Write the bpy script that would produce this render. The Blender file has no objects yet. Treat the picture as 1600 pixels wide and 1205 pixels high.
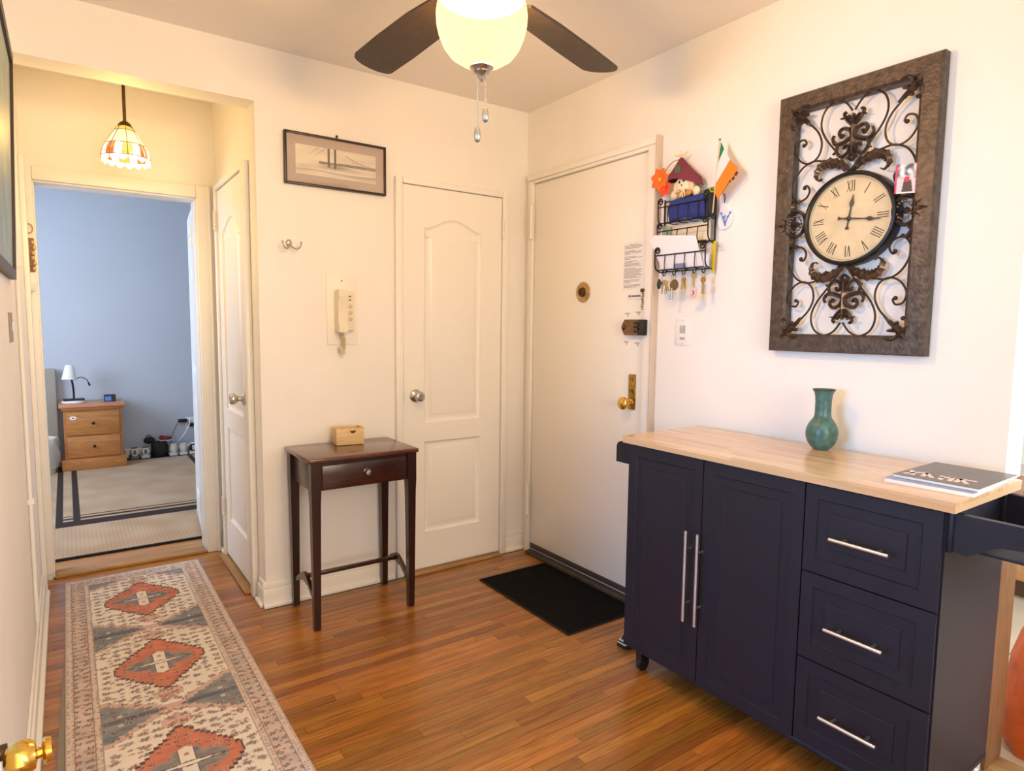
import bpy, bmesh, math, random
from mathutils import Vector, Matrix, noise as mnoise
random.seed(7)
S = bpy.context.scene
COL = S.collection
PI = math.pi

# ------------------------------------------------------------------ camera
cam = bpy.data.cameras.new('camera'); camo = bpy.data.objects.new('camera', cam); COL.objects.link(camo)
YAW, PITCH, ROLL = -0.61156, -0.09212, 0.01188
fwd = Vector((-math.sin(YAW)*math.cos(PITCH), math.cos(YAW)*math.cos(PITCH), math.sin(PITCH)))
rgt = Vector((math.cos(YAW), math.sin(YAW), 0)); upv = rgt.cross(fwd)
r2 = math.cos(ROLL)*rgt + math.sin(ROLL)*upv; u2 = -math.sin(ROLL)*rgt + math.cos(ROLL)*upv
camo.matrix_world = Matrix(((r2.x, u2.x, -fwd.x, -2.1674), (r2.y, u2.y, -fwd.y, -2.9638), (r2.z, u2.z, -fwd.z, 1.3038), (0, 0, 0, 1)))
cam.sensor_fit = 'HORIZONTAL'; cam.sensor_width = 36; cam.lens = 994.0/1600*36; cam.clip_start = .02
S.camera = camo

# ------------------------------------------------------------------ world, daylight, exposure
w = bpy.data.worlds.new('world'); S.world = w; w.use_nodes = True
w.node_tree.nodes['Background'].inputs[0].default_value = (.62, .78, 1, 1)
w.node_tree.nodes['Background'].inputs[1].default_value = 1.0
def area(name, loc, aim, sx, sy, power, col):
    l = bpy.data.lights.new(name, 'AREA'); l.shape = 'RECTANGLE'; l.size = sx; l.size_y = sy; l.energy = power; l.color = col
    o = bpy.data.objects.new(name, l); COL.objects.link(o); o.location = loc
    o.rotation_euler = (Vector(aim)-Vector(loc)).to_track_quat('-Z', 'Y').to_euler(); return o
area('daylight_living_window', (-5.32, -2.15, 1.5), (0, -2.15, 1.4), 1.25, 1.45, 142, (.23, .51, 1))
area('rear_warm_fill', (-1.5, -4.62, 1.5), (-1.3, 0, 1.2), 1.3, 1.35, 58, (1, .83, .60))  # warm fill light added behind the camera to lift the lower walls
area('daylight_kitchen_window', (1.1, -3.74, 1.5), (.6, -2.3, .3), .95, 1.1, 60, (.78, .88, 1))
area('daylight_bedroom_window', (-3.72, 2.45, 1.55), (0, 2.75, 1.0), 1.25, 1.35, 70, (.645, .775, 1))
S.view_settings.view_transform = 'Standard'; S.view_settings.look = 'None'
S.view_settings.exposure = 0.12; S.view_settings.gamma = 1; S.view_settings.use_curve_mapping = False
S.render.film_transparent = False

# ------------------------------------------------------------------ materials
def lin(c): c /= 255.; return c/12.92 if c <= .04045 else ((c+.055)/1.055)**2.4
def rgb(r, g, b): return (lin(r), lin(g), lin(b), 1)
MATS = {}
def nodes(name):
    m = bpy.data.materials.new(name); m.use_nodes = True; n = m.node_tree.nodes; MATS[name] = m
    return m, n, m.node_tree.links, n['Principled BSDF']
def mat(name, col, rough=.5, metal=0., var=0., vscale=8., bump=0., bscale=60., spec=.5, coat=0., emit=0., trans=0.):
    m, n, L, b = nodes(name)
    b.inputs['Base Color'].default_value = col; b.inputs['Roughness'].default_value = rough; b.inputs['Metallic'].default_value = metal
    b.inputs['Specular IOR Level'].default_value = spec; b.inputs['Coat Weight'].default_value = coat
    b.inputs['Transmission Weight'].default_value = trans
    if emit: b.inputs['Emission Color'].default_value = col; b.inputs['Emission Strength'].default_value = emit
    if var or bump: g = n.new('ShaderNodeNewGeometry')
    if var:
        t = n.new('ShaderNodeTexNoise'); t.inputs['Scale'].default_value = vscale; t.inputs['Detail'].default_value = 5
        L.new(g.outputs['Position'], t.inputs['Vector'])
        mx = n.new('ShaderNodeMix'); mx.data_type = 'RGBA'; mx.blend_type = 'MULTIPLY'; mx.inputs[0].default_value = 1
        mx.inputs[6].default_value = col
        r = n.new('ShaderNodeMapRange'); r.inputs[1].default_value = .3; r.inputs[2].default_value = .7
        r.inputs[3].default_value = 1-var; r.inputs[4].default_value = 1+var*.4
        L.new(t.outputs[0], r.inputs[0]); L.new(r.outputs[0], mx.inputs[7]); L.new(mx.outputs[2], b.inputs['Base Color'])
    if bump:
        t2 = n.new('ShaderNodeTexNoise'); t2.inputs['Scale'].default_value = bscale; t2.inputs['Detail'].default_value = 3
        L.new(g.outputs['Position'], t2.inputs['Vector'])
        bp = n.new('ShaderNodeBump'); bp.inputs['Strength'].default_value = bump; bp.inputs['Distance'].default_value = .01
        L.new(t2.outputs[0], bp.inputs['Height']); L.new(bp.outputs[0], b.inputs['Normal'])
    return m
def wood(name, c1, c2, scale=(3, 40, 40), rough=.4, tint=0., coat=0., bump=.05, dist=2.):
    """grain along the axis with the smallest scale; tint = strength of per-object value change"""
    m, n, L, b = nodes(name)
    g = n.new('ShaderNodeNewGeometry'); oi = n.new('ShaderNodeObjectInfo')
    add = n.new('ShaderNodeVectorMath'); add.operation = 'MULTIPLY_ADD'; add.inputs[1].default_value = (17, 23, 31)
    cmb = n.new('ShaderNodeCombineXYZ')
    for i in range(3): L.new(oi.outputs['Random'], cmb.inputs[i])
    L.new(cmb.outputs[0], add.inputs[0]); L.new(g.outputs['Position'], add.inputs[2])
    mp = n.new('ShaderNodeMapping'); mp.inputs['Scale'].default_value = scale; L.new(add.outputs[0], mp.inputs['Vector'])
    t = n.new('ShaderNodeTexNoise'); t.inputs['Scale'].default_value = 1; t.inputs['Detail'].default_value = 6; t.inputs['Distortion'].default_value = dist
    L.new(mp.outputs[0], t.inputs['Vector'])
    r = n.new('ShaderNodeValToRGB'); r.color_ramp.elements[0].position = .3; r.color_ramp.elements[1].position = .7
    r.color_ramp.elements[0].color = c1; r.color_ramp.elements[1].color = c2
    L.new(t.outputs[0], r.inputs[0]); out = r.outputs[0]
    if tint:
        h = n.new('ShaderNodeHueSaturation'); mr = n.new('ShaderNodeMapRange'); mr.inputs[3].default_value = 1-tint; mr.inputs[4].default_value = 1+tint
        L.new(oi.outputs['Random'], mr.inputs[0]); L.new(mr.outputs[0], h.inputs['Value']); L.new(out, h.inputs['Color'])
        m2 = n.new('ShaderNodeMath'); m2.operation = 'MULTIPLY'; m2.inputs[1].default_value = 7.31; L.new(oi.outputs['Random'], m2.inputs[0])
        m3 = n.new('ShaderNodeMath'); m3.operation = 'FRACT'; L.new(m2.outputs[0], m3.inputs[0])
        mr2 = n.new('ShaderNodeMapRange'); mr2.inputs[3].default_value = .492; mr2.inputs[4].default_value = .510
        L.new(m3.outputs[0], mr2.inputs[0]); L.new(mr2.outputs[0], h.inputs['Hue']); out = h.outputs[0]
    L.new(out, b.inputs['Base Color']); b.inputs['Roughness'].default_value = rough; b.inputs['Coat Weight'].default_value = coat
    b.inputs['Coat Roughness'].default_value = .2
    if bump:
        bp = n.new('ShaderNodeBump'); bp.inputs['Strength'].default_value = bump; bp.inputs['Distance'].default_value = .01
        L.new(t.outputs[0], bp.inputs['Height']); L.new(bp.outputs[0], b.inputs['Normal'])
    return m
def vcol(name, rough=.9, bump=0., bscale=300.):
    m, n, L, b = nodes(name)
    a = n.new('ShaderNodeAttribute'); a.attribute_name = 'Col'; L.new(a.outputs['Color'], b.inputs['Base Color'])
    b.inputs['Roughness'].default_value = rough; b.inputs['Specular IOR Level'].default_value = .15
    if bump:
        g = n.new('ShaderNodeNewGeometry'); t2 = n.new('ShaderNodeTexNoise'); t2.inputs['Scale'].default_value = bscale
        L.new(g.outputs['Position'], t2.inputs['Vector'])
        bp = n.new('ShaderNodeBump'); bp.inputs['Strength'].default_value = bump; bp.inputs['Distance'].default_value = .005
        L.new(t2.outputs[0], bp.inputs['Height']); L.new(bp.outputs[0], b.inputs['Normal'])
    return m
def glow_glass(name, col, transp, emit, ecol=None):
    """frosted lamp glass: lets part of the bulb's light straight through, glows with the rest"""
    m, n, L, b = nodes(name); out = n['Material Output']; n.remove(b)
    tr = n.new('ShaderNodeBsdfTransparent'); tr.inputs[0].default_value = (1, 1, 1, 1)
    tl = n.new('ShaderNodeBsdfTranslucent'); tl.inputs[0].default_value = col
    em = n.new('ShaderNodeEmission'); em.inputs[0].default_value = ecol or col; em.inputs[1].default_value = emit
    mx = n.new('ShaderNodeMixShader'); mx.inputs[0].default_value = transp
    ad = n.new('ShaderNodeAddShader')
    L.new(tl.outputs[0], ad.inputs[0]); L.new(em.outputs[0], ad.inputs[1])
    L.new(ad.outputs[0], mx.inputs[1]); L.new(tr.outputs[0], mx.inputs[2]); L.new(mx.outputs[0], out.inputs[0])
    return m
def pane_glass(name):
    m, n, L, b = nodes(name); out = n['Material Output']; n.remove(b)
    tr = n.new('ShaderNodeBsdfTransparent'); gl = n.new('ShaderNodeBsdfGlossy'); gl.inputs['Roughness'].default_value = .03
    mx = n.new('ShaderNodeMixShader'); mx.inputs[0].default_value = .06
    L.new(tr.outputs[0], mx.inputs[1]); L.new(gl.outputs[0], mx.inputs[2]); L.new(mx.outputs[0], out.inputs[0])
    return m

paint = mat('wall_paint', rgb(243, 239, 232), .55, bump=.06, bscale=35, var=.03, vscale=3)
ceilp = mat('ceiling_paint', rgb(243, 239, 234), .7, bump=.05, bscale=30)
trimp = mat('trim_paint', rgb(242, 238, 230), .35, bump=.04, bscale=25)
doorp = mat('door_paint', rgb(243, 239, 230), .32, bump=.03, bscale=80)
bluep = mat('bedroom_paint', rgb(196, 204, 214), .6, var=.03, vscale=2)
plankm = wood('oak_strip', rgb(134, 80, 28), rgb(178, 116, 46), (3, 60, 30), .27, tint=.30, coat=.25, bump=.04)
subf = mat('floor_gap', rgb(58, 30, 12), .8)
saddlem = wood('saddle_wood', rgb(150, 112, 66), rgb(186, 146, 92), (4, 50, 50), .5)
saddle2 = wood('saddle_wood_lengthways', rgb(150, 112, 66), rgb(186, 146, 92), (50, 4, 50), .5)
chrome = mat('satin_nickel', rgb(196, 192, 184), .28, 1)
steel = mat('brushed_steel', rgb(214, 216, 222), .3, 1)
brass = mat('aged_brass', rgb(186, 152, 84), .32, 1, var=.5, vscale=45)
brightbrass = mat('polished_brass', rgb(226, 186, 92), .2, 1)
bronze = mat('bronze', rgb(96, 74, 48), .42, .8, var=.3, vscale=40)
blackm = mat('black_metal', rgb(28, 24, 24), .45, .3)
lockm = mat('lock_bronze', rgb(136, 104, 76), .4, .7, var=.2, vscale=60)
plastic = mat('ivory_plastic', rgb(234, 224, 200), .4)
whitep = mat('white_plastic', rgb(238, 238, 236), .4)
paperm = mat('paper', rgb(240, 238, 234), .8)
inkm = mat('print_ink', rgb(96, 90, 84), .8)
blackplas = mat('black_plastic', rgb(24, 24, 28), .45)

# ------------------------------------------------------------------ mesh helpers
class MB:
    def __init__(s): s.bm = bmesh.new()
    def face(s, vs):
        try: return s.bm.faces.new(vs)
        except ValueError: return None
    def box(s, x0, x1, y0, y1, z0, z1, bev=0., seg=2):
        r = bmesh.ops.create_cube(s.bm, size=1)
        vs = r['verts']; bmesh.ops.scale(s.bm, vec=(x1-x0, y1-y0, z1-z0), verts=vs)
        bmesh.ops.translate(s.bm, vec=((x0+x1)/2, (y0+y1)/2, (z0+z1)/2), verts=vs)
        if bev:
            es = list({e for v in vs for e in v.link_edges})
            bmesh.ops.bevel(s.bm, geom=es, offset=bev, segments=seg, profile=.5, affect='EDGES')
        return s
    def obox(s, c, size, M, bev=0.):
        n0 = len(s.bm.verts)
        t = MB().box(-size[0]/2, size[0]/2, -size[1]/2, size[1]/2, -size[2]/2, size[2]/2, bev)
        X = Matrix.Translation(c) @ M.to_4x4()
        mp = {v: s.bm.verts.new(X @ v.co) for v in t.bm.verts}
        for f in t.bm.faces: s.face([mp[v] for v in f.verts])
        t.bm.free(); return s
    def tube(s, pts, r, n=8, closed=False, cap=True):
        pts = [Vector(p) for p in pts]; N = len(pts); rs = r if hasattr(r, '__len__') else [r]*N
        rings = []; pn = None
        for i, p in enumerate(pts):
            if closed: t = pts[(i+1) % N]-pts[i-1]
            else: t = pts[min(i+1, N-1)]-pts[max(i-1, 0)]
            if t.length < 1e-9: t = Vector((0, 0, 1))
            t.normalize()
            if pn is None:
                a = Vector((0, 0, 1)) if abs(t.z) < .9 else Vector((1, 0, 0)); nn = t.cross(a).normalized()
            else:
                nn = pn-t*pn.dot(t); nn = nn.normalized() if nn.length > 1e-6 else t.orthogonal().normalized()
            pn = nn; b = t.cross(nn)
            rings.append([s.bm.verts.new(p+rs[i]*(math.cos(2*PI*k/n)*nn+math.sin(2*PI*k/n)*b)) for k in range(n)])
        for i in range(N if closed else N-1):
            A, B = rings[i], rings[(i+1) % N]
            for k in range(n): s.face([A[k], A[(k+1) % n], B[(k+1) % n], B[k]])
        if not closed and cap: s.face(rings[0][::-1]); s.face(rings[-1])
        return s
    def cyl(s, p0, p1, r0, r1=None, n=16): return s.tube([p0, p1], [r0, r0 if r1 is None else r1], n)
    def lathe(s, prof, c=(0, 0, 0), n=24, axis=(0, 0, 1), cap=True, sx=1., sy=1., wob=None):
        ax = Vector(axis).normalized(); q = Vector((0, 0, 1)).rotation_difference(ax).to_matrix(); c = Vector(c); rings = []
        for j, (r, z) in enumerate(prof):
            ring = []
            for k in range(n):
                a = 2*PI*k/n; rr = r*(wob(a, z) if wob else 1)
                ring.append(s.bm.verts.new(c+q @ Vector((rr*sx*math.cos(a), rr*sy*math.sin(a), z))))
            rings.append(ring)
        for A, B in zip(rings, rings[1:]):
            for k in range(n): s.face([A[k], A[(k+1) % n], B[(k+1) % n], B[k]])
        if cap: s.face(rings[0][::-1]); s.face(rings[-1])
        return s
    def ball(s, c, r, n=16, m=10):
        r = r if hasattr(r, '__len__') else (r, r, r)
        prof = [(max(1e-4, math.sin(PI*i/m)), -math.cos(PI*i/m)) for i in range(m+1)]
        n0 = len(s.bm.verts); t = MB().lathe(prof, n=n)
        mp = {v: s.bm.verts.new(Vector((v.co.x*r[0], v.co.y*r[1], v.co.z*r[2]))+Vector(c)) for v in t.bm.verts}
        for f in t.bm.faces: s.face([mp[v] for v in f.verts])
        t.bm.free(); return s
    def prism(s, poly, fn, d0, d1):
        A = [s.bm.verts.new(fn(a, b, d0)) for a, b in poly]; B = [s.bm.verts.new(fn(a, b, d1)) for a, b in poly]; n = len(poly)
        fa = s.face(A[::-1]); fb = s.face(B)
        for k in range(n): s.face([A[k], A[(k+1) % n], B[(k+1) % n], B[k]])
        return s
    def sheet(s, rows, thick=0.):
        V = [[s.bm.verts.new(p) for p in r] for r in rows]
        for i in range(len(V)-1):
            for j in range(len(V[0])-1): s.face([V[i][j], V[i][j+1], V[i+1][j+1], V[i+1][j]])
        if thick:
            bmesh.ops.recalc_face_normals(s.bm, faces=s.bm.faces[:]); bmesh.ops.solidify(s.bm, geom=s.bm.faces[:], thickness=thick)
        return s
    def build(s, name, m, parent=None, world=True, sharp=40, local_origin=None):
        bmesh.ops.recalc_face_normals(s.bm, faces=s.bm.faces[:])
        me = bpy.data.meshes.new(name); s.bm.to_mesh(me); s.bm.free()
        for p in me.polygons: p.use_smooth = True
        me.set_sharp_from_angle(angle=math.radians(sharp))
        if m: me.materials.append(m)
        o = bpy.data.objects.new(name, me); COL.objects.link(o)
        off = None
        if parent is not None:
            o.parent = parent
            if world: off = gl(parent)
        elif local_origin is not None: off = Vector(local_origin); o.location = off
        if off is not None and off.length > 0: me.transform(Matrix.Translation(-off))
        return o
def gl(o):
    v = Vector(o.location); p = o.parent
    while p: v += Vector(p.location); p = p.parent
    return v
def thing(name, label, cat, loc=(0, 0, 0), rotz=0, group=None, kind=None):
    o = bpy.data.objects.new(name, None); COL.objects.link(o); o.location = loc; o.rotation_euler = (0, 0, rotz); o.empty_display_size = .05
    if label: o['label'] = label
    if cat: o['category'] = cat
    if group: o['group'] = group
    if kind: o['kind'] = kind
    return o
def tag(o, label, cat=None, group=None, kind=None):
    o['label'] = label
    if cat: o['category'] = cat
    if group: o['group'] = group
    if kind: o['kind'] = kind
    return o
def struct(name, mb, m, label, parent=None):
    o = mb.build(name, m, parent); o['kind'] = 'structure'; o['label'] = label; return o
def cr(pts, n=8, closed=False):
    P = [Vector(p) for p in pts]; N = len(P); out = []
    for i in range(N if closed else N-1):
        if closed: a, b, c, d = P[i-1], P[i], P[(i+1) % N], P[(i+2) % N]
        else: a, b, c, d = P[max(i-1, 0)], P[i], P[i+1], P[min(i+2, N-1)]
        for k in range(n):
            t = k/n
            out.append(.5*((2*b)+(c-a)*t+(2*a-5*b+4*c-d)*t*t+(3*b-a-3*c+d)*t**3))
    if not closed: out.append(P[-1])
    return out
def inset(poly, d):
    """offset a counter-clockwise polygon inwards"""
    n = len(poly); out = []
    for i in range(n):
        p0, p1, p2 = Vector(poly[i-1]), Vector(poly[i]), Vector(poly[(i+1) % n])
        e1 = (p1-p0).normalized(); e2 = (p2-p1).normalized()
        n1 = Vector((-e1.y, e1.x)); n2 = Vector((-e2.y, e2.x)); b = n1+n2
        k = d/max(.3, (1+n1.dot(n2))) 
        out.append((p1.x+b.x*k, p1.y+b.y*k))
    return out
def moulded(fn, rect, panels, rings, thick):
    """slab with real sunk/raised panels: fn(a,b,d) maps to space, d>0 out of the face. returns MB"""
    mb = MB(); bm = mb.bm
    a0, a1, b0, b1 = rect
    def loop(poly, d): return [bm.verts.new(fn(a, b, d)) for a, b in poly]
    outer = loop([(a0, b0), (a1, b0), (a1, b1), (a0, b1)], 0); edges = []
    def ed(vs): return [bm.edges.new((vs[i], vs[(i+1) % len(vs)])) for i in range(len(vs))]
    edges += ed(outer); first = []
    for p in panels: l = loop(p, 0); edges += ed(l); first.append(l)
    bmesh.ops.triangle_fill(bm, edges=edges, use_beauty=True, use_dissolve=False)
    for p, l in zip(panels, first):
        prev = l
        for off, d in rings:
            cur = loop(inset(p, off), d)
            for i in range(len(p)): mb.face([prev[i], prev[(i+1) % len(p)], cur[(i+1) % len(p)], cur[i]])
            prev = cur
        mb.face(prev)
    back = loop([(a0, b0), (a1, b0), (a1, b1), (a0, b1)], -thick)
    for i in range(4): mb.face([outer[i], outer[(i+1) % 4], back[(i+1) % 4], back[i]])
    mb.face(back[::-1]); return mb
def paint_grid(name, m, x0, x1, y0, y1, nx, ny, fn, colfn, parent=None, uneven=None):
    """flat grid with a computed colour per vertex; fn(u,v)->point"""
    vs = []; cols = []
    for j in range(ny+1):
        for i in range(nx+1):
            a = x0+(x1-x0)*i/nx; b = y0+(y1-y0)*j/ny
            vs.append(fn(a, b)); c = colfn(a, b); cols += [c[0], c[1], c[2], 1]
    fs = [(j*(nx+1)+i, j*(nx+1)+i+1, (j+1)*(nx+1)+i+1, (j+1)*(nx+1)+i) for j in range(ny) for i in range(nx)]
    off = gl(parent) if parent else Vector((0, 0, 0))
    me = bpy.data.meshes.new(name); me.from_pydata([tuple(Vector(v)-off) for v in vs], [], fs)
    at = me.color_attributes.new('Col', 'FLOAT_COLOR', 'POINT'); at.data.foreach_set('color', cols)
    me.materials.append(m); me.update()
    o = bpy.data.objects.new(name, me); COL.objects.link(o)
    if parent: o.parent = parent
    return o
def nz(x, y, z=0.): return mnoise.noise((x, y, z))

# ------------------------------------------------------------------ room shell
H = 2.49; XE = -1.46; XL = -2.31; YD = .93
struct('wall_back', MB().box(XE, .12, 0, .12, -.1, H), paint, 'cream back wall with the white closet door and framed bridge picture')
struct('wall_hall_right', MB().box(XE, XE+.1, .12, YD, -.1, H), paint, 'cream side wall of the hall with the narrow closet door')
struct('wall_right', MB().box(0, .12, -2.315, 0, -.1, H).box(0, .12, -4.5, -3.3, -.1, H).box(0, .12, -3.3, -2.315, 2.1, H), paint, 'white right wall with the entry door and large iron clock')
struct('wall_left', MB().box(XL-.1, XL, -1.4, YD, -.1, H).box(XL-.1, XL, -4.5, -1.4, 1.95, H), paint, 'cream left wall beside the patterned runner')  # second box: unseen header added to keep daylight off the upper right wall
mb = MB()
mb.box(-3.7, -2.272, YD, YD+.12, -.1, H); mb.box(-1.552, .3, YD, YD+.12, -.1, H); mb.box(-2.272, -1.552, YD, YD+.12, 1.985, H)
struct('wall_hall_end', mb, paint, 'yellow lit end wall of the hall around the bedroom doorway')
struct('trim_1', MB().box(XL, XE, 0, .13, 2.258, H), paint, 'dropped cream beam over the mouth of the hall')
struct('wall_rear', MB().box(-5.3, -2.2, -4.6, -4.5, -.1, H).box(-.8, .12, -4.6, -4.5, -.1, H).box(-2.2, -.8, -4.6, -4.5, -.1, .8).box(-2.2, -.8, -4.6, -4.5, 2.2, H), paint, 'cream rear wall behind the camera with a window')
struct('wall_living_end', MB().box(-5.3, XL-.1, -1.4, -1.3, -.1, H), paint, 'cream wall of the side room left of the opening')
struct('wall_living_far', MB().box(-5.3, -5.2, -4.5, -2.8, -.1, H).box(-5.3, -5.2, -1.5, -1.4, -.1, H).box(-5.3, -5.2, -2.8, -1.5, -.1, .75).box(-5.3, -5.2, -2.8, -1.5, 2.25, H), paint, 'cream far wall of the side room with a window')
struct('ceiling', MB().box(-5.3, .12, -4.6, YD+.06, H, H+.1), ceilp, 'flat cream ceiling with the fan')
# kitchen beyond the opening at the right edge
struct('wall_kitchen_far', MB().box(2.2, 2.3, -3.7, -1.1, -.1, H), paint, 'pale kitchen wall seen past the island end')
struct('wall_kitchen_left', MB().box(.12, 2.2, -1.2, -1.1, -.1, H), paint, 'pale kitchen side wall behind the entry wall')
struct('wall_kitchen_right', MB().box(.12, .6, -3.7, -3.6, -.1, H).box(1.6, 2.2, -3.7, -3.6, -.1, H).box(.6, 1.6, -3.7, -3.6, -.1, .9).box(.6, 1.6, -3.7, -3.6, 2.1, H), paint, 'pale kitchen wall with a window')
struct('ceiling_kitchen', MB().box(.12, 2.3, -3.7, -1.1, H, H+.1), ceilp, 'pale kitchen ceiling')
# bedroom shell
struct('wall_bedroom_far', MB().box(-3.7, .3, 4.1, 4.2, -.1, 2.55), bluep, 'pale blue grey far wall of the bedroom')
struct('wall_bedroom_left', MB().box(-3.7, -3.6, 1.05, 1.8, -.1, 2.55).box(-3.7, -3.6, 3.1, 4.1, -.1, 2.55).box(-3.7, -3.6, 1.8, 3.1, -.1, .85).box(-3.7, -3.6, 1.8, 3.1, 2.25, 2.55), bluep, 'pale blue bedroom side wall with a window')
struct('wall_bedroom_right', MB().box(.2, .3, 1.05, 4.1, -.1, 2.55), bluep, 'pale blue bedroom wall on the right')
struct('ceiling_bedroom', MB().box(-3.7, .3, YD+.06, 4.2, 2.46, 2.56), ceilp, 'white bedroom ceiling')
def window(name, label, c, ax, w_, h_):
    t = thing(name, label, None, (c[0], c[1], c[2]-h_/2), kind='structure')
    def B(a0, a1, b0, b1, d):
        m_ = MB()
        if ax == 'x': m_.box(c[0]-d, c[0]+d, c[1]+a0, c[1]+a1, c[2]+b0, c[2]+b1, .004)
        else: m_.box(c[0]+a0, c[0]+a1, c[1]-d, c[1]+d, c[2]+b0, c[2]+b1, .004)
        return m_
    W2, H2 = w_/2, h_/2
    B(-W2, -W2+.05, -H2, H2, .03).build('window_frame', trimp, t); B(W2-.05, W2, -H2, H2, .03).build('window_frame', trimp, t)
    B(-W2+.05, W2-.05, -H2, -H2+.05, .03).build('window_frame', trimp, t); B(-W2+.05, W2-.05, H2-.05, H2, .03).build('window_frame', trimp, t)
    B(-W2+.05, W2-.05, -.02, .02, .028).build('meeting_rail', trimp, t)
    B(-W2+.05, W2-.05, -H2+.05, -.02, .003).build('pane', MATS.get('window_glass') or pane_glass('window_glass'), t)
    B(-W2+.05, W2-.05, .02, H2-.05, .003).build('pane', MATS['window_glass'], t)
window('window_1', 'sash window of the side room', (-5.25, -2.15, 1.5), 'x', 1.3, 1.5)
window('window_2', 'sash window in the wall behind the camera', (-1.5, -4.55, 1.5), 'y', 1.4, 1.4)
window('window_4', 'kitchen window at the right of the opening', (1.1, -3.65, 1.5), 'y', 1.0, 1.2)
window('window_3', 'sash window of the bedroom', (-3.65, 2.45, 1.55), 'x', 1.3, 1.4)

# floor with its own strips
fl = thing('floor', 'narrow strip oak floor in warm orange brown', None, (0, 0, 0), kind='structure')
MB().box(-5.3, .12, -4.6, 0, -.12, -.012).box(XL, XE, 0, YD+.12, -.12, -.012).build('subfloor', subf, fl)
me_plank = MB().box(-.5, .5, -.5, .5, -.5, .5).build('plank', plankm, fl).data
pl0 = bpy.data.objects['plank']; used = False; ROW = .0432; npl = 0
rest = MB()
def put(x0, x1, y0, y1):
    global used, npl
    if y1 < -2.15 or x1 < XL+.001:
        rest.box(x0+.0005, x1-.0005, y0+.0005, y1-.0005, -.012, 0); return
    if not used: o = pl0; used = True
    else: o = pl0.copy(); COL.objects.link(o); o.parent = fl
    o.scale = (x1-x0-.0012, y1-y0-.0013, .012); o.location = ((x0+x1)/2, (y0+y1)/2, -.006+random.uniform(-.0003, 0)); npl += 1
row = 0; y1 = YD-.012
while y1 > -4.45:
    y0 = y1-ROW; xr = XE if y1 > 0 else 0.; x = XL-random.uniform(0, .8); xl = XL
    while x < xr-.03:
        L_ = random.uniform(.5, 1.35); a, b = max(x, xl), min(x+L_, xr)
        if xr-b < .12: b = xr
        if b-a > .02: put(a, b, y0, y1)
        x = b if b == xr else x+L_
    y1 = y0; row += 1
for k in range(int((4.45-1.4)/ROW)):
    put(-5.2, XL-.0, -1.4-(k+1)*ROW, -1.4-k*ROW)
ro = rest.build('board_field', plankm, fl); ro['kind'] = 'stuff'

# baseboards
def base(name, x0, x1, y0, y1, label, side, h=.118, t=.016):
    """side: direction the wall faces"""
    o = thing(name, label, None, ((x0+x1)/2, (y0+y1)/2, 0), kind='structure'); m_ = MB(); c_ = MB(); s_ = MB()
    def q(m, d, z0, z1, bev):
        if side == '-y': m.box(x0, x1, y0-d, y0, z0, z1, bev)
        if side == '-x': m.box(x0-d, x0, y0, y1, z0, z1, bev)
        if side == '+x': m.box(x0, x0+d, y0, y1, z0, z1, bev)
    q(m_, t, 0, h-.03, .002); q(c_, t*.6, h-.03, h, .004); q(s_, t+.014, 0, .022, .006)
    m_.build('board', trimp, o); c_.build('cap_moulding', trimp, o); s_.build('shoe_moulding', trimp, o); return o
base('baseboard_back', XE-.016, -.826, 0, 0, 'painted baseboard under the intercom and console table', '-y')
base('baseboard_corner', -.135, -.0, 0, 0, 'short painted baseboard between closet door and entry door', '-y')
base('baseboard_hall_right', XE, XE, 0, .1, 'short painted baseboard turning into the hall', '-x')
base('baseboard_hall_inner', XE, XE, .83, YD, 'short painted baseboard at the inner end of the hall', '-x')
base('baseboard_left', XL, XL, -1.4, .72, 'painted baseboard along the left wall beside the runner', '+x')
base('baseboard_right', 0, 0, -2.315, -1.0, 'painted baseboard behind the black island', '-x')

# ------------------------------------------------------------------ doors
def hinge(par, x, y, z0, z1, m, name='hinge'):
    h = MB(); n = 5
    for k in range(n):
        a = z0+(z1-z0)*k/n; b = z0+(z1-z0)*(k+1)/n; h.cyl((x, y, a+.001), (x, y, b-.001), .0075, n=10)
    h.ball((x, y, z0-.004), .007, 8, 6).ball((x, y, z1+.004), .007, 8, 6)
    return h.build(name, m, par)
def doorknob(par, p, ax, m):
    """ax = outward direction"""
    prof = [(.002, 0), (.031, 0), (.033, .003), (.029, .008), (.016, .012), (.0125, .016), (.0125, .03), (.018, .034), (.0245, .04), (.027, .05), (.0265, .058), (.023, .064), (.014, .066), (.012, .063), (.001, .063)]
    k = MB().lathe(prof, p, 24, ax, cap=False).build('knob', m, par); return k
def arch_panel(a0, a1, b0, b1, rise):
    """counter-clockwise outline with the wavy arched top"""
    pts = [(a0, b0), (a1, b0), (a1, b1)]; n = 28
    for i in range(1, n):
        t = i/n; q = max(0, min(1, (t-.06)/.88)); s = (.5-.5*math.cos(2*PI*q))**.72; pts.append((a1+(a0-a1)*t, b1+rise*s))
    pts.append((a0, b1)); return pts
def rectp(a0, a1, b0, b1): return [(a0, b0), (a1, b0), (a1, b1), (a0, b1)]
RINGS = [(.004, -.006), (.013, -.011), (.026, -.0105), (.042, -.003), (.047, -.002)]

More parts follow.
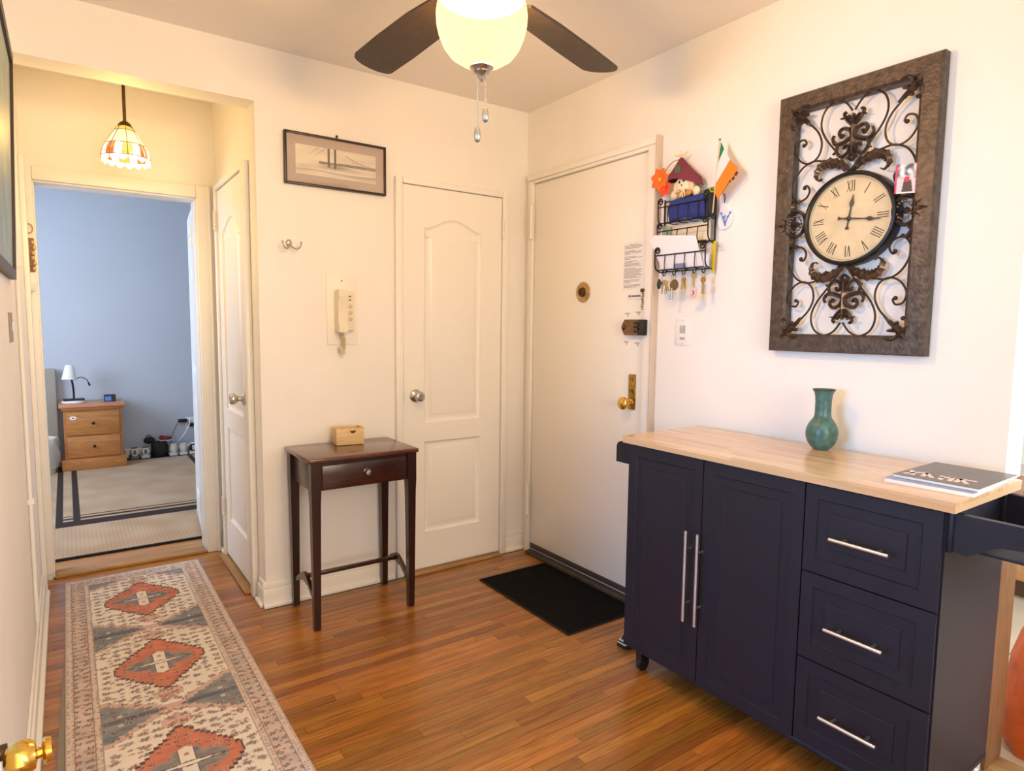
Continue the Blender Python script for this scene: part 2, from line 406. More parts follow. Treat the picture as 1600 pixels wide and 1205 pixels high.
# door_2: closet door in the back wall
d2 = thing('door_2', 'white moulded closet door with an arched upper panel and round knob', None, (-.477, 0, 0), kind='structure')
K1, K2 = -.772, -.182
fnb = lambda a, b, d: Vector((a, -.016-d, b))
moulded(fnb, (K1, K2, .025, 2.0), [arch_panel(-.655, -.31, .80, 1.80, .052), rectp(-.655, -.31, .215, .70)], RINGS, .016).build('leaf', doorp, d2)
for a0, a1, b0, b1 in ((K1-.042, K1-.004, 0, 2.034), (K2+.004, K2+.044, 0, 2.034), (K1-.003, K2+.003, 2.004, 2.034)):
    MB().box(a0, a1, -.027, 0, b0, b1, .005).build('casing', trimp, d2)
MB().box(K1-.002, K2+.002, -.05, 0, 0, .014, .004).build('saddle', saddlem, d2)
hinge(d2, K2+.004, -.028, 1.79, 1.88, trimp); hinge(d2, K2+.004, -.028, .22, .31, trimp)
doorknob(d2, (-.706, -.016, .945), (0, -1, 0), chrome)
MB().box(K1-.0038, K1-.0005, -.02, -.002, .92, .97).build('strike_plate', chrome, d2)

# door_3: hall closet door in the hall's right wall
d3 = thing('door_3', 'white moulded closet door on the right side of the hall', None, (XE, .46, 0), kind='structure')
fnh = lambda a, b, d: Vector((XE-.016-d, -a, b))
moulded(fnh, (-.772, -.19, .03, 2.0), [arch_panel(-.672, -.285, .85, 1.78, .052), rectp(-.672, -.285, .24, .75)], RINGS, .016).build('leaf', doorp, d3)
for a0, a1, b0, b1 in ((.776, .815, 0, 2.036), (.13, .186, 0, 2.036), (.187, .775, 2.004, 2.036)):
    MB().box(XE-.028, XE, a0, a1, b0, b1, .005).build('casing', trimp, d3)
MB().box(XE-.052, XE-.002, .19, .80, 0, .016, .004).build('saddle', saddle2, d3)
hinge(d3, XE-.03, .778, 1.80, 1.89, trimp); hinge(d3, XE-.03, .778, .25, .34, trimp)
doorknob(d3, (XE-.016, .262, .945), (-1, 0, 0), chrome)

# door_1: flat entry door in the right wall
d1 = thing('door_1', 'flat cream entry door with brass knob plate, rim lock and posted notice', None, (0, -.51, 0), kind='structure')
MB().box(-.01, 0, -.934, -.089, .03, 2.085, .003).build('leaf', doorp, d1)
for y0, y1, z0, z1, t in ((-.987, -.938, 0, 2.105, .03), (-.085, -.043, 0, 2.105, .024), (-.937, -.086, 2.089, 2.105, .024)):
    MB().box(-t, 0, y0, y1, z0, z1, .004).build('casing', trimp, d1)
MB().box(-.032, 0, -.992, -.04, 2.105, 2.135, .006).build('head_moulding', trimp, d1)
MB().box(-.038, 0, -.999, -.988, 0, 2.14, .004).build('casing', mat('casing_edge_shade', rgb(208, 190, 172), .5), d1)  # taupe paints in the shade on the casing edge that faces away
thr = mat('threshold_stone', rgb(74, 66, 58), .5, var=.35, vscale=14)
MB().box(-.045, 0, -.937, -.087, 0, .02, .003).build('threshold', thr, d1)
MB().box(-.016, -.0105, -.93, -.095, .032, .062, .002).build('door_sweep', mat('sweep', rgb(64, 56, 50), .6), d1)
for z0, z1 in ((1.80, 1.975), (.24, .40)):
    hh = MB().box(-.026, -.0245, -.092, -.055, z0-.01, z1+.01, .003).build('hinge', trimp, d1)
    q_ = MB(); q_.cyl((-.034, -.087, z0), (-.034, -.087, z1), .008, n=10).ball((-.034, -.087, z0-.006), .01, 8, 6).build('hinge_pin', trimp, hh)
ph = MB().lathe([(.001, 0), (.052, 0), (.052, .004), (.047, .007), (.034, .004), (.032, .006), (.024, .006)], (-.01, -.507, 1.482), 28, (-1, 0, 0), cap=False).build('peephole', mat('tan_metal', rgb(196, 160, 112), .4, .6, var=.2, vscale=60), d1)
MB().lathe([(.024, 0), (.022, .012), (.013, .014), (.011, .008), (.001, .008)], (-.015, -.507, 1.482), 20, (-1, 0, 0), cap=False).build('peephole_cup', bronze, ph)
# notice with its illegible lines
nt = MB().box(-.0115, -.0103, -.920, -.786, 1.483, 1.70).build('notice', paperm, d1); nt['label'] = 'white paper notice with fine print'
tx = MB(); zz = 1.688; k = 0
lens = [.45, .9, .95, .8, 0, .55, .9, .85, .3, 0, .6, .95, .3, 0, .7, .4, .85, .8, .9, 0, .6, .95, .85, .95, .8, .9, .95, .7, .9, 0, .85, .8, .35, 0, .9, .85, .7]
for l_ in lens:
    if l_:
        y_ = -.794 if l_ != .45 else -.825
        tx.box(-.0121, -.0117, y_-.118*l_, y_, zz-.0022, zz)
    zz -= .0054
tx.build('print_lines', mat('fine_print', rgb(150, 142, 132), .8), nt)
pt = MB().box(-.0145, -.0103, -.918, -.822, 1.438, 1.462, .002).build('name_plate', whitep, d1)
MB().ball((-.0148, -.836, 1.451), (.0012, .007, .0055), 8, 6).box(-.0152, -.0146, -.905, -.846, 1.4475, 1.4545).build('print_lines', inkm, pt)
# rim lock
lk = MB().prism([(-.835, 1.272), (-.918, 1.272), (-.918, 1.343), (-.835, 1.343), (-.822, 1.325), (-.822, 1.29)], lambda a, b, d: Vector((-.0103-d, a, b)), 0, .032).build('rim_lock', lockm, d1)
MB().lathe([(.001, .004), (.016, .004), (.016, .016), (.012, .02), (.001, .02)], (-.03, -.836, 1.308), 16, (-.5, .8, 0), cap=False).build('thumb_turn', bronze, lk)
kp = MB().box(-.06, -.0305, -.968, -.944, 1.272, 1.343, .004)
for z_ in (1.283, 1.303, 1.322): kp.box(-.056, -.032, -.9435, -.905, z_, z_+.012, .002)
kp.build('lock_keeper', blackplas, d1)
for (y_, z_) in ((-.822, 1.372), (-.89, 1.377), (-.82, 1.24), (-.89, 1.236)):
    MB().box(-.014, -.0102, y_-.014, y_+.014, z_-.002, z_+.003, .001).box(-.013, -.0102, y_-.006, y_, z_-.014, z_-.001, .001).build('paint_chip', mat('old_paint', rgb(196, 180, 158), .6) if 'old_paint' not in MATS else MATS['old_paint'], d1)
# chain guard
cg = MB().box(-.03, -.0102, -.945, -.916, 1.466, 1.482, .003).ball((-.032, -.93, 1.474), .009, 10, 8).build('chain_guard', bronze, d1)
for k in range(7):
    a = k*PI/2; z_ = 1.464-k*.0115; pts = []
    for q_ in range(10):
        t = 2*PI*q_/10; u_, v_ = .0048*math.cos(t), .0085*math.sin(t)
        pts.append((-.03+u_*math.sin(a), -.932-.004*math.sin(k*2.1)+u_*math.cos(a), z_+v_))
    MB().tube(pts, .0016, 5, closed=True).build('chain_link', brass, cg)
# knob plate and knob
kpl = MB().box(-.0165, -.0102, -.889, -.846, .925, 1.09, .002).box(-.0175, -.016, -.885, -.85, 1.0, 1.05, .002).build('knob_plate', brass, d1)
MB().cyl((-.016, -.868, 1.065), (-.024, -.868, 1.065), .008, n=12).box(-.028, -.016, -.874, -.862, 1.012, 1.038, .002).build('dead_bolt_turn', brass, kpl)
MB().lathe([(.002, 0), (.018, 0), (.018, .004), (.010, .008), (.009, .028), (.014, .034), (.026, .04), (.030, .05), (.029, .058), (.022, .064), (.001, .066)], (-.0165, -.866, .957), 24, (-1, 0, 0), cap=False).build('knob', brightbrass, kpl)

# doorway to the bedroom: casing, jamb, saddle, open door
tr2 = thing('trim_2', 'cream painted casing around the bedroom doorway', None, (-1.91, YD, 0), kind='structure')
for a0, a1, b0, b1 in ((XL+.001, -2.268, .03, 2.04), (-1.556, -1.49, 0, 2.045), (-2.268, -1.556, 1.98, 2.045)):
    MB().box(a0, a1, YD-.022, YD, b0, b1, .005).build('casing', trimp, tr2)
for a0, a1, b0, b1 in ((-2.272, -2.262, 0, 1.982), (-1.562, -1.552, 0, 1.982), (-2.262, -1.562, 1.972, 1.985)):
    MB().box(a0, a1, YD, YD+.125, b0, b1, .002).build('jamb', trimp, tr2)
MB().box(-1.503, -1.488, YD-.03, YD, 0, 2.055, .004).build('back_band', trimp, tr2)
MB().box(-2.262, -1.562, YD-.02, YD+.075, 0, .02, .006).build('saddle', saddlem, tr2)
MB().box(-1.562, -1.548, YD+.04, YD+.12, .03, .085, .002).build('jamb_patch', trimp, tr2)
d4 = thing('door_4', 'white bedroom door standing wide open into the bedroom', None, (-1.552, 1.06, 0), -.1, kind='structure')
fno = lambda a, b, d: Vector((-d, a, b))
moulded(fno, (.002, .68, .03, 1.97), [rectp(.09, .59, 1.0, 1.85), rectp(.09, .59, .2, .85)], RINGS, .036).build('leaf', mat('cool_white_door', rgb(236, 238, 240), .4), d4, world=False)
for z0, z1 in ((1.72, 1.83), (.2, .31)):
    MB().cyl((-.008, -.004, z0), (-.008, -.004, z1), .0075, n=10).ball((-.008, -.004, z1+.004), .007, 8, 6).build('hinge', trimp, d4, world=False)
# hall left: trim strip and conduit
struct('trim_3', MB().box(XL, XL+.02, .72, .80, 0, 2.05, .004).box(XL, XL+.012, .80, YD-.023, 0, 2.05, .003), trimp, 'painted wood casing on the left wall just before the bedroom doorway')
struct('trim_4', MB().cyl((XL+.008, -.02, .16), (XL+.008, -.02, 2.24), .007, n=10).box(XL, XL+.02, -.03, -.01, .62, .64).box(XL, XL+.02, -.03, -.01, 1.5, 1.52), trimp, 'thin painted cable cover running up the left wall')
# foreground door with its brass knob
d5 = thing('door_5', 'white door at the left edge carrying a bright brass and bronze knob', None, (-2.28, -2.7, 0), kind='structure')
MB().box(-2.30, -2.262, -3.1, -2.28, .02, 2.0, .003).build('leaf', doorp, d5)
kk = MB().lathe([(.002, 0), (.02, 0), (.02, .003), (.008, .006), (.0065, .01), (.0065, .04)], (-2.262, -2.315, .945), 20, (1, .06, .0), cap=False).build('knob_stem', bronze, d5)
MB().lathe([(.006, 0), (.012, .003), (.0145, .008), (.0145, .016), (.0115, .021), (.005, .0225), (.004, .026)], (-2.224, -2.331, .945), 8, (1, .06, .0), cap=False).build('knob', brightbrass, kk)
MB().lathe([(.003, 0), (.009, .001), (.011, .003), (.010, .007), (.001, .009)], (-2.199, -2.329, .945), 16, (1, .06, .0), cap=False).build('knob_cap', brightbrass, kk)

# ------------------------------------------------------------------ ceiling fan with lamp
def bulb(name, loc, power, col, r=.035):
    l = bpy.data.lights.new(name, 'POINT'); l.energy = power; l.color = col; l.shadow_soft_size = r
    o = bpy.data.objects.new(name, l); COL.objects.link(o); o.location = loc; return o
FX, FY = -1.236, -1.478
fan = thing('ceiling_fan', 'dark bladed ceiling fan with a glowing bowl lamp and pull chains', 'ceiling fan', (FX, FY, H))
blade_m = wood('blade_wood', rgb(40, 30, 24), rgb(58, 44, 34), (30, 30, 30), .45)
fanm = mat('fan_nickel', rgb(190, 184, 176), .3, 1)
MB().lathe([(.002, 0), (.07, 0), (.068, -.03), (.045, -.055), (.014, -.06), (.014, -.12)], (FX, FY, H), 28, cap=False).build('canopy', fanm, fan)
MB().lathe([(.014, 0), (.06, -.008), (.105, -.03), (.115, -.06), (.112, -.1), (.09, -.125), (.04, -.135), (.001, -.135)], (FX, FY, H-.12), 32, cap=False).build('motor_housing', fanm, fan)
for ang in (20, 92, 164, 236, 308):
    a = math.radians(ang); R_ = Matrix.Rotation(a, 3, 'Z') @ Matrix.Rotation(math.radians(11), 3, 'X')
    arm = MB(); Q = lambda x, y, z: Vector((FX, FY, 2.215))+Matrix.Rotation(a, 3, 'Z') @ Vector((x, y, z))
    arm.tube([Q(.09, 0, .035), Q(.13, 0, .01), Q(.17, 0, -.008), Q(.25, 0, -.01)], [.012, .011, .01, .008], 8)
    am = arm.build('blade_arm', fanm, fan)
    pts = [(.16, -.05), (.30, -.064), (.50, -.07), (.66, -.07)]
    for k in range(9): t = -PI/2+PI*k/8; pts.append((.66+.04*math.cos(t), .07*math.sin(t)))
    pts += [(.66, .07), (.50, .07), (.30, .064), (.16, .05)]
    MB().prism(pts, lambda x, y, d: Vector((FX, FY, 2.2))+R_ @ Vector((x, y, d)), -.004, .004).build('blade', blade_m, am)
MB().lathe([(.04, 0), (.07, -.004), (.114, -.012), (.117, -.022), (.112, -.032), (.09, -.034)], (FX, FY, 2.235-.045), 32, cap=False).build('lamp_fitter', mat('fitter_white', rgb(240, 238, 230), .4), fan)
globe = [(.110, 2.155), (.118, 2.135), (.1205, 2.115), (.119, 2.09), (.113, 2.065), (.102, 2.038), (.084, 2.014), (.058, 1.997), (.028, 1.989), (.006, 1.988)]
MB().lathe([(r, z-2.155) for r, z in globe], (FX, FY, 2.155), 40, cap=False).build('lamp_bowl', glow_glass('frosted_bowl', (.010, .009, .005, 1), .35, .98, (1, .92, .52, 1)), fan)
MB().lathe([(.001, 0), (.03, 0), (.032, -.004), (.024, -.009), (.02, -.012), (.022, -.016), (.012, -.022), (.007, -.03), (.004, -.038), (.001, -.04)], (FX, FY, 1.988), 24, cap=False).build('finial', fanm, fan)
for dx, dy, zend, nm in ((-.008, .006, 1.80, 0), (.012, -.002, 1.853, 1)):
    c = MB(); c.cyl((FX+dx, FY+dy, 1.985), (FX+dx, FY+dy, zend+.03), .0013, n=6)
    z_ = 1.975
    while z_ > zend+.03: c.ball((FX+dx, FY+dy, z_), .0022, 6, 4); z_ -= .008
    co = c.build('pull_chain', fanm, fan)
    MB().lathe([(.001, .0), (.006, -.002), (.0085, -.012), (.009, -.022), (.0075, -.034), (.004, -.038), (.001, -.0385)], (FX+dx, FY+dy, zend+.032), 14, cap=False).build('chain_pull', mat('pull_steel', rgb(176, 174, 170), .35, .9) if 'pull_steel' not in MATS else MATS['pull_steel'], co)
WARM = (1, .57, .21)
bulb('fan_bulb_a', (FX-.062, FY+.028, 2.085), 36, WARM, .042); bulb('fan_bulb_b', (FX+.058, FY-.03, 2.085), 36, WARM, .042)

# ------------------------------------------------------------------ stained glass pendant in the hall
PX, PY = -1.918, .33
pd = thing('pendant_lamp', 'stained glass pendant lamp glowing yellow in the hall', 'lamp', (PX, PY, H))
MB().lathe([(.001, 0), (.05, 0), (.048, -.015), (.02, -.03), (.001, -.03)], (PX, PY, H), 20, cap=False).build('canopy', bronze, pd)
for k in range(4):
    pts = [(PX+.006*math.cos(2*PI*q/10)*(k % 2), PY+.006*math.cos(2*PI*q/10)*(1-k % 2), 2.45-.018*k+.011*math.sin(2*PI*q/10)) for q in range(10)]
    MB().tube(pts, .002, 6, closed=True).build('chain_link', bronze, pd)
MB().tube([(PX+.009*math.cos(2*PI*q/12), PY, 2.375+.011*math.sin(2*PI*q/12)) for q in range(12)], .0025, 6, closed=True).build('loop', bronze, pd)
MB().cyl((PX, PY, 2.366), (PX, PY, 2.165), .0065, n=12).build('rod', bronze, pd)
MB().lathe([(.001, 2.17), (.01, 2.168), (.022, 2.158), (.03, 2.143), (.028, 2.141), (.001, 2.15)], (PX, PY, 0), 24, cap=False).build('cap', bronze, pd)
NS = 8
def shade_r(z):
    P = [(2.143, .03), (2.125, .04), (2.10, .056), (2.075, .07), (2.06, .079), (2.045, .087), (2.02, .092), (1.995, .093)]
    for (z0, a), (z1, b) in zip(P, P[1:]):
        if z <= z0 and z >= z1: return a+(b-a)*(z0-z)/(z0-z1)
    return P[-1][1]
gl_y = glow_glass('amber_glass', (.006, .004, .001, 1), .25, 1.0, (1, .72, .12, 1))
gl_c = glow_glass('cream_glass', (.007, .006, .003, 1), .4, 1.3, (1, .90, .5, 1))
gl_w = glow_glass('opal_glass', (.03, .028, .022, 1), .45, 2.0, (1, .95, .76, 1))
gl_r = glow_glass('red_glass', (.004, .001, .0005, 1), .2, .9, (.9, .22, .05, 1))
lead = mat('lead_came', rgb(96, 66, 40), .5, .5)
def pane(a0, a1, z0, z1, m, nm='pane', low=None):
    rows = []
    for j in range(4):
        z = z0+(z1-z0)*j/3; r_ = []
        for i in range(5):
            a = a0+(a1-a0)*i/4; zz = z
            if low and j == 3: zz = z-low*math.sin(PI*i/4)
            r = shade_r(max(z, 1.995)); r_.append((PX+r*math.cos(a), PY+r*math.sin(a), zz))
        rows.append(r_)
    return MB().sheet(rows).build(nm, m, pd)
for k in range(NS):
    a0, a1 = 2*PI*k/NS+.012, 2*PI*(k+1)/NS-.012; am = (a0+a1)/2
    pane(a0, a1, 2.14, 2.126, gl_y); pane(a0, a1, 2.125, 2.066, gl_c)
    pane(a0, a0+.2, 2.064, 2.012, gl_r if k % 2 else gl_y); pane(a0+.22, a1-.22, 2.064, 2.012, gl_w); pane(a1-.2, a1, 2.064, 2.012, gl_y if k % 2 else gl_r)
    pane(a0, am-.008, 2.011, 1.998, gl_w, low=.012); pane(am+.008, a1, 2.011, 1.998, gl_w, low=.012)
    MB().tube([(PX+(shade_r(z)+.001)*math.cos(a0-.012), PY+(shade_r(z)+.001)*math.sin(a0-.012), z) for z in (2.142, 2.125, 2.10, 2.075, 2.06, 2.04, 2.02, 1.998)], .0012, 5).build('came', lead, pd)
for z in (2.1255, 2.065, 2.0115):
    MB().tube([(PX+(shade_r(z)+.001)*math.cos(2*PI*q/32), PY+(shade_r(z)+.001)*math.sin(2*PI*q/32), z) for q in range(32)], .0012, 5, closed=True).build('came', lead, pd)
bulb('pendant_bulb', (PX, PY, 2.045), 11, (1, .60, .15), .03)

# ------------------------------------------------------------------ black kitchen island
isl = thing('kitchen_island', 'black kitchen island with butcher block top, two doors and three drawers', 'kitchen island', (-.26, -1.82, 0))
blk = mat('island_black', rgb(29, 28, 41), .42, var=.14, vscale=18, bump=.03, bscale=120, spec=.4)
Y0, Y1, XF, XB, ZB, ZT = -2.345, -1.297, -.465, -.07, .107, .879
MB().box(XF+.012, XB, Y0, Y1, ZB+.004, ZT).build('body', blk, isl)
MB().box(XF+.004, XB, Y0-.002, Y1+.002, ZB-.012, ZB+.003, .002).build('bottom_board', blk, isl)
ff = lambda a, b, d: Vector((XF-d, -a, b))
DR = [(.0025, -.0055), (.0035, -.006), (.034, -.006), (.0355, -.0025), (.0365, -.002)]
def barpull(par, p0, p1, off=.03):
    p0, p1 = Vector(p0), Vector(p1); d = p1-p0; o = Vector((off, 0, 0))
    h = MB().cyl(p0, p1, .0058, n=12).build('handle', steel, par)
    for t in (.2, .8): MB().cyl(p0+d*t, p0+d*t+o, .0042, n=8).build('handle_post', steel, par)
doors = ((-1.639, -1.302), (-1.992, -1.643))
for i, (ya, yb) in enumerate(doors):
    a0, a1 = -yb, -ya; m_ = moulded(ff, (a0, a1, ZB+.004, ZT-.004), [rectp(a0+.035, a1-.035, ZB+.03, ZT-.045)], DR, .012)
    do = m_.build('door', blk, isl, sharp=15); yh = ya+.042 if i == 0 else yb-.0
    barpull(do, (XF-.032, -1.604 if i == 0 else -1.652, .318), (XF-.032, -1.604 if i == 0 else -1.652, .632))
zs = [ZB+.004, .3655, .621, ZT-.004]
for z0, z1 in zip(zs, zs[1:]):
    a0, a1 = 1.996, 2.341; zc = (z0+z1)/2
    m_ = moulded(ff, (a0, a1, z0+.002, z1-.002), [rectp(a0+.035, a1-.042, z0+.045, z1-.04)], DR, .012)
    dr = m_.build('drawer', blk, isl, sharp=15)
    barpull(dr, (XF-.032, -2.085, zc-.008), (XF-.032, -2.238, zc-.008))
# butcher block top made of staves
top = MB().box(-.479, -.0505, -2.369, -1.281, ZT, .8955).build('worktop', mat('worktop_core', rgb(206, 172, 130), .5), isl)
butch = wood('butcher_block', rgb(206, 166, 120), rgb(232, 198, 154), (40, 3, 40), .22, tint=.10, coat=.35, bump=.01, dist=.6)
ms = MB().box(-.5, .5, -.5, .5, -.5, .5).build('stave', butch, top, world=False); first = True
nrow = 11; wr = (.48-.05)/nrow
for r in range(nrow):
    y = -2.37; 
    while y < -1.281:
        L_ = random.uniform(.2, .42); yb = min(y+L_, -1.28)
        if -1.28-yb < .08: yb = -1.28
        o = ms if first else ms.copy()
        if not first: COL.objects.link(o); o.parent = top
        first = False
        o.scale = (wr-.0003, yb-y-.0003, .0098); o.location = Vector((-.48+wr*(r+.5), (y+yb)/2, .9002))-gl(top); y = yb
# towel and spice racks on both ends
def bracket(y0, sgn, x, length, prof, nm='rack_bracket'):
    return MB().prism(prof, lambda a, b, d: Vector((x+d, y0+sgn*a, b)), -.01, .01).build(nm, blk, isl)
profR = [(0, .778), (.03, .776), (.055, .79), (.075, .806), (.10, .815), (.14, .818), (.165, .826), (.175, .845), (.168, .866), (.15, .872), (0, .872)]
bracket(Y0-.012, -1, -.435, 0, profR); bracket(Y0-.012, -1, -.10, 0, profR)
for x_ in (-.435, -.10): MB().box(x_-.017, x_+.017, Y0-.012, Y0-.0002, .775, .874, .002).build('rack_mount', blk, isl)
MB().cyl((-.452, Y0-.152, .845), (-.085, Y0-.152, .845), .009, n=14).build('towel_bar', blk, isl)
MB().box(-.425, -.11, Y0-.165, Y0-.004, .782, .79, .001).build('rack_shelf', blk, isl)
profL = [(0, .792), (.082, .792), (.082, .852), (.078, .864), (.068, .871), (.055, .873), (0, .873)]
bracket(Y1, 1, -.435, 0, profL); bracket(Y1, 1, -.10, 0, profL)
MB().cyl((-.425, Y1+.055, .835), (-.11, Y1+.055, .835), .009, n=14).build('towel_bar', blk, isl)
for x_, y_ in ((-.41, -1.35), (-.12, -1.35), (-.41, -2.29), (-.12, -2.29)):
    cs = MB().cyl((x_, y_, .094), (x_, y_, .075), .011, n=10).prism([(-.02, .03), (.02, .03), (.022, .07), (.01, .078), (-.022, .075)], lambda a, b, d: Vector((x_+a, y_+d, b)), -.014, .014).build('caster', blackplas, isl)
    MB().cyl((x_, y_-.0085, .026), (x_, y_+.0085, .026), .026, n=18).build('wheel', blackplas, cs)

# vase on the island
vs = thing('vase', 'mottled green glass bottle vase standing near the wall on the butcher block', 'vase', (-.098, -1.83, .905))
vprof = [(.001, .0), (.024, 0), (.027, .003), (.036, .011), (.047, .026), (.0535, .045), (.055, .062), (.0525, .080), (.045, .098), (.035, .113), (.0295, .122), (.0275, .135), (.0275, .175), (.029, .200), (.0325, .214), (.0375, .222), (.0385, .225), (.036, .226), (.031, .216), (.026, .195), (.025, .14)]
MB().lathe([(r*.92, z*.9) for r, z in vprof], gl(vs), 36, cap=False).build('vase_body', mat('green_glaze', rgb(70, 112, 104), .42, var=.5, vscale=42, coat=.15), vs)
MB().tube([gl(vs)+Vector((  .0342*math.cos(2*PI*q/32), .0342*math.sin(2*PI*q/32), .202)) for q in range(32)], .002, 6, closed=True).build('rim', mat('dark_rim', rgb(26, 52, 50), .3), vs)

# magazines on the island
def magazine(name, label, x0, x1, y0, y1, z0, th, rot, covm):
    t = thing(name, label, 'magazine', ((x0+x1)/2, (y0+y1)/2, z0), rot, 'magazines on the island'); hx, hy = (x1-x0)/2, (y1-y0)/2
    MB().box(-hx, hx, -hy, hy, 0, th-.0006, .0008).build('pages', paperm, t, world=False)
    c_ = MB().box(-hx-.001, hx+.001, -hy-.001, hy+.001, th-.0005, th).build('cover', covm, t, world=False); return t, c_
m1, c1 = magazine('magazine', 'thick white edged magazine lying under the dark one at the island end', -.395, -.118, -2.365, -2.165, .9052, .011, .06, mat('pale_blue_cover', rgb(132, 146, 188), .3))
m2, c2 = magazine('magazine', 'dark grey magazine with pale lettering on top of another', -.365, -.092, -2.372, -2.176, .9166, .007, .02, mat('dark_cover', rgb(84, 78, 74), .3, var=.25, vscale=20))
pk = mat('pale_lettering', rgb(232, 206, 194), .4); lt = MB()
strokes = [[(-.105, .062), (-.045, .088)], [(-.105, .085), (-.06, .066), (-.045, .05)], [(-.1, .04), (-.048, .05), (-.1, .018)], [(-.105, -.002), (-.05, .012)], [(-.078, .01), (-.05, -.012), (-.103, -.022)], [(-.1, -.035), (-.05, -.03)], [(-.1, -.06), (-.05, -.03), (-.05, -.066)]]
for st in strokes:
    for p, q in zip(st, st[1:]):
        d = Vector(q)-Vector(p); n_ = Vector((-d.y, d.x)).normalized()*.0055; P_, Q_ = Vector(p), Vector(q)
        lt.prism([tuple(P_-n_), tuple(Q_-n_), tuple(Q_+n_), tuple(P_+n_)], lambda a, b, d_: Vector((a, b, d_)), .0071, .0074)
lt.build('lettering', pk, c2, world=False)

# ------------------------------------------------------------------ console table
ct = thing('console_table', 'dark mahogany console table with one drawer and crossed stretchers', 'table', (-1.12, -.19, 0))
mah = wood('mahogany', rgb(30, 12, 8), rgb(66, 28, 18), (6, 40, 40), .3, coat=.3, bump=.02)
mahv = wood('mahogany_upright', rgb(26, 10, 8), rgb(54, 22, 15), (40, 40, 5), .32, coat=.3, bump=.02)
mahtop = wood('mahogany_top', rgb(74, 38, 26), rgb(104, 60, 42), (4, 40, 40), .2, coat=.4, bump=.01)
TX0, TX1, TY0, TY1 = -1.372, -.868, -.378, -.024
MB().box(TX0, TX1, TY0, TY1, .728, .748, .006, 3).build('tabletop', mahtop, ct)
for lx, ly in ((-1.338, -.348), (-.898, -.348), (-1.338, -.046), (-.898, -.046)):
    m_ = MB(); rings = []
    for z, h in ((0, .0135), (.55, .019), (.60, .021), (.728, .021)):
        rings.append([m_.bm.verts.new((lx+sx*h, ly+sy*h, z)) for sx, sy in ((-1, -1), (1, -1), (1, 1), (-1, 1))])
    for A, B in zip(rings, rings[1:]):
        for k in range(4): m_.face([A[k], A[(k+1) % 4], B[(k+1) % 4], B[k]])
    m_.face(rings[0][::-1]); m_.face(rings[-1]); m_.build('leg', mahv, ct)
dwr = MB().box(-1.31, -.926, -.364, -.345, .613, .712, .002).build('drawer', mah, ct)
MB().box(-1.316, -.92, -.358, -.344, .606, .728).build('front_rail', mah, ct)
MB().lathe([(.001, 0), (.021, 0), (.020, .004), (.012, .007), (.009, .014), (.001, .014)], (-1.113, -.364, .665), 20, (0, -1, 0), cap=False).build('knob_base', mahv, dwr)
MB().lathe([(.008, .012), (.012, .017), (.0125, .023), (.009, .027), (.001, .028)], (-1.113, -.364, .665), 20, (0, -1, 0), cap=False).build('knob', chrome, dwr)
for x_ in (-1.345, -.905): MB().box(x_, x_+.014, -.327, -.067, .598, .727, .001).build('side_rail', mah, ct)
MB().box(-1.316, -.92, -.052, -.038, .598, .727, .001).build('back_rail', mah, ct)
for x_ in (-1.338, -.898):
    pts = []
    for i in range(17):
        t = i/16; y_ = -.33+.268*t; c_ = math.cos(PI*(t-.5)*2)
        pts.append((y_, .165+.028*math.cos((t-.5)*2*PI)+.0))
    poly = [(y, z-.012-.012*(abs(y+.196) < .05)) for y, z in pts]+[(y, z+.012) for y, z in reversed(pts)]
    MB().prism(poly, lambda a, b, d: Vector((x_+d, a, b)), -.008, .008).build('side_stretcher', mahv, ct)
MB().box(-1.338+.009, -.898-.009, -.206, -.186, .178, .196, .003).build('long_stretcher', mah, ct)
# little box on it
bx = thing('wooden_box', 'small pale pine box with a thumb notch on the console table', 'box', (-1.10, -.106, .7485), -.12)
pine = wood('pine', rgb(206, 170, 118), rgb(232, 202, 152), (8, 40, 40), .5)
hx, hy, bh = .064, .045, .078
for a0, a1, b0, b1 in ((-hx, hx, -hy, -hy+.007), (-hx, hx, hy-.007, hy), (-hx, -hx+.007, -hy+.0072, hy-.0072), (hx-.007, hx, -hy+.0072, hy-.0072)):
    MB().box(a0, a1, b0, b1, .001, bh, .0012).build('side', pine, bx, world=False)
MB().box(-hx+.007, hx-.007, -hy+.007, hy-.007, .001, .007).build('bottom', pine, bx, world=False)
ldp = MB().box(-hx+.009, hx-.02, -hy+.016, hy-.009, bh-.014, bh-.008, .001).build('lid_insert', pine, bx, world=False)
MB().prism([(.012+.014*math.cos(t*PI/8), bh-.012-.011*math.sin(t*PI/8)) for t in range(9)], lambda a, b, d: Vector((a, -hy-.0004-d, b)), 0, .0006).build('thumb_notch', mat('notch_dark', rgb(60, 44, 30), .8), bx, world=False)

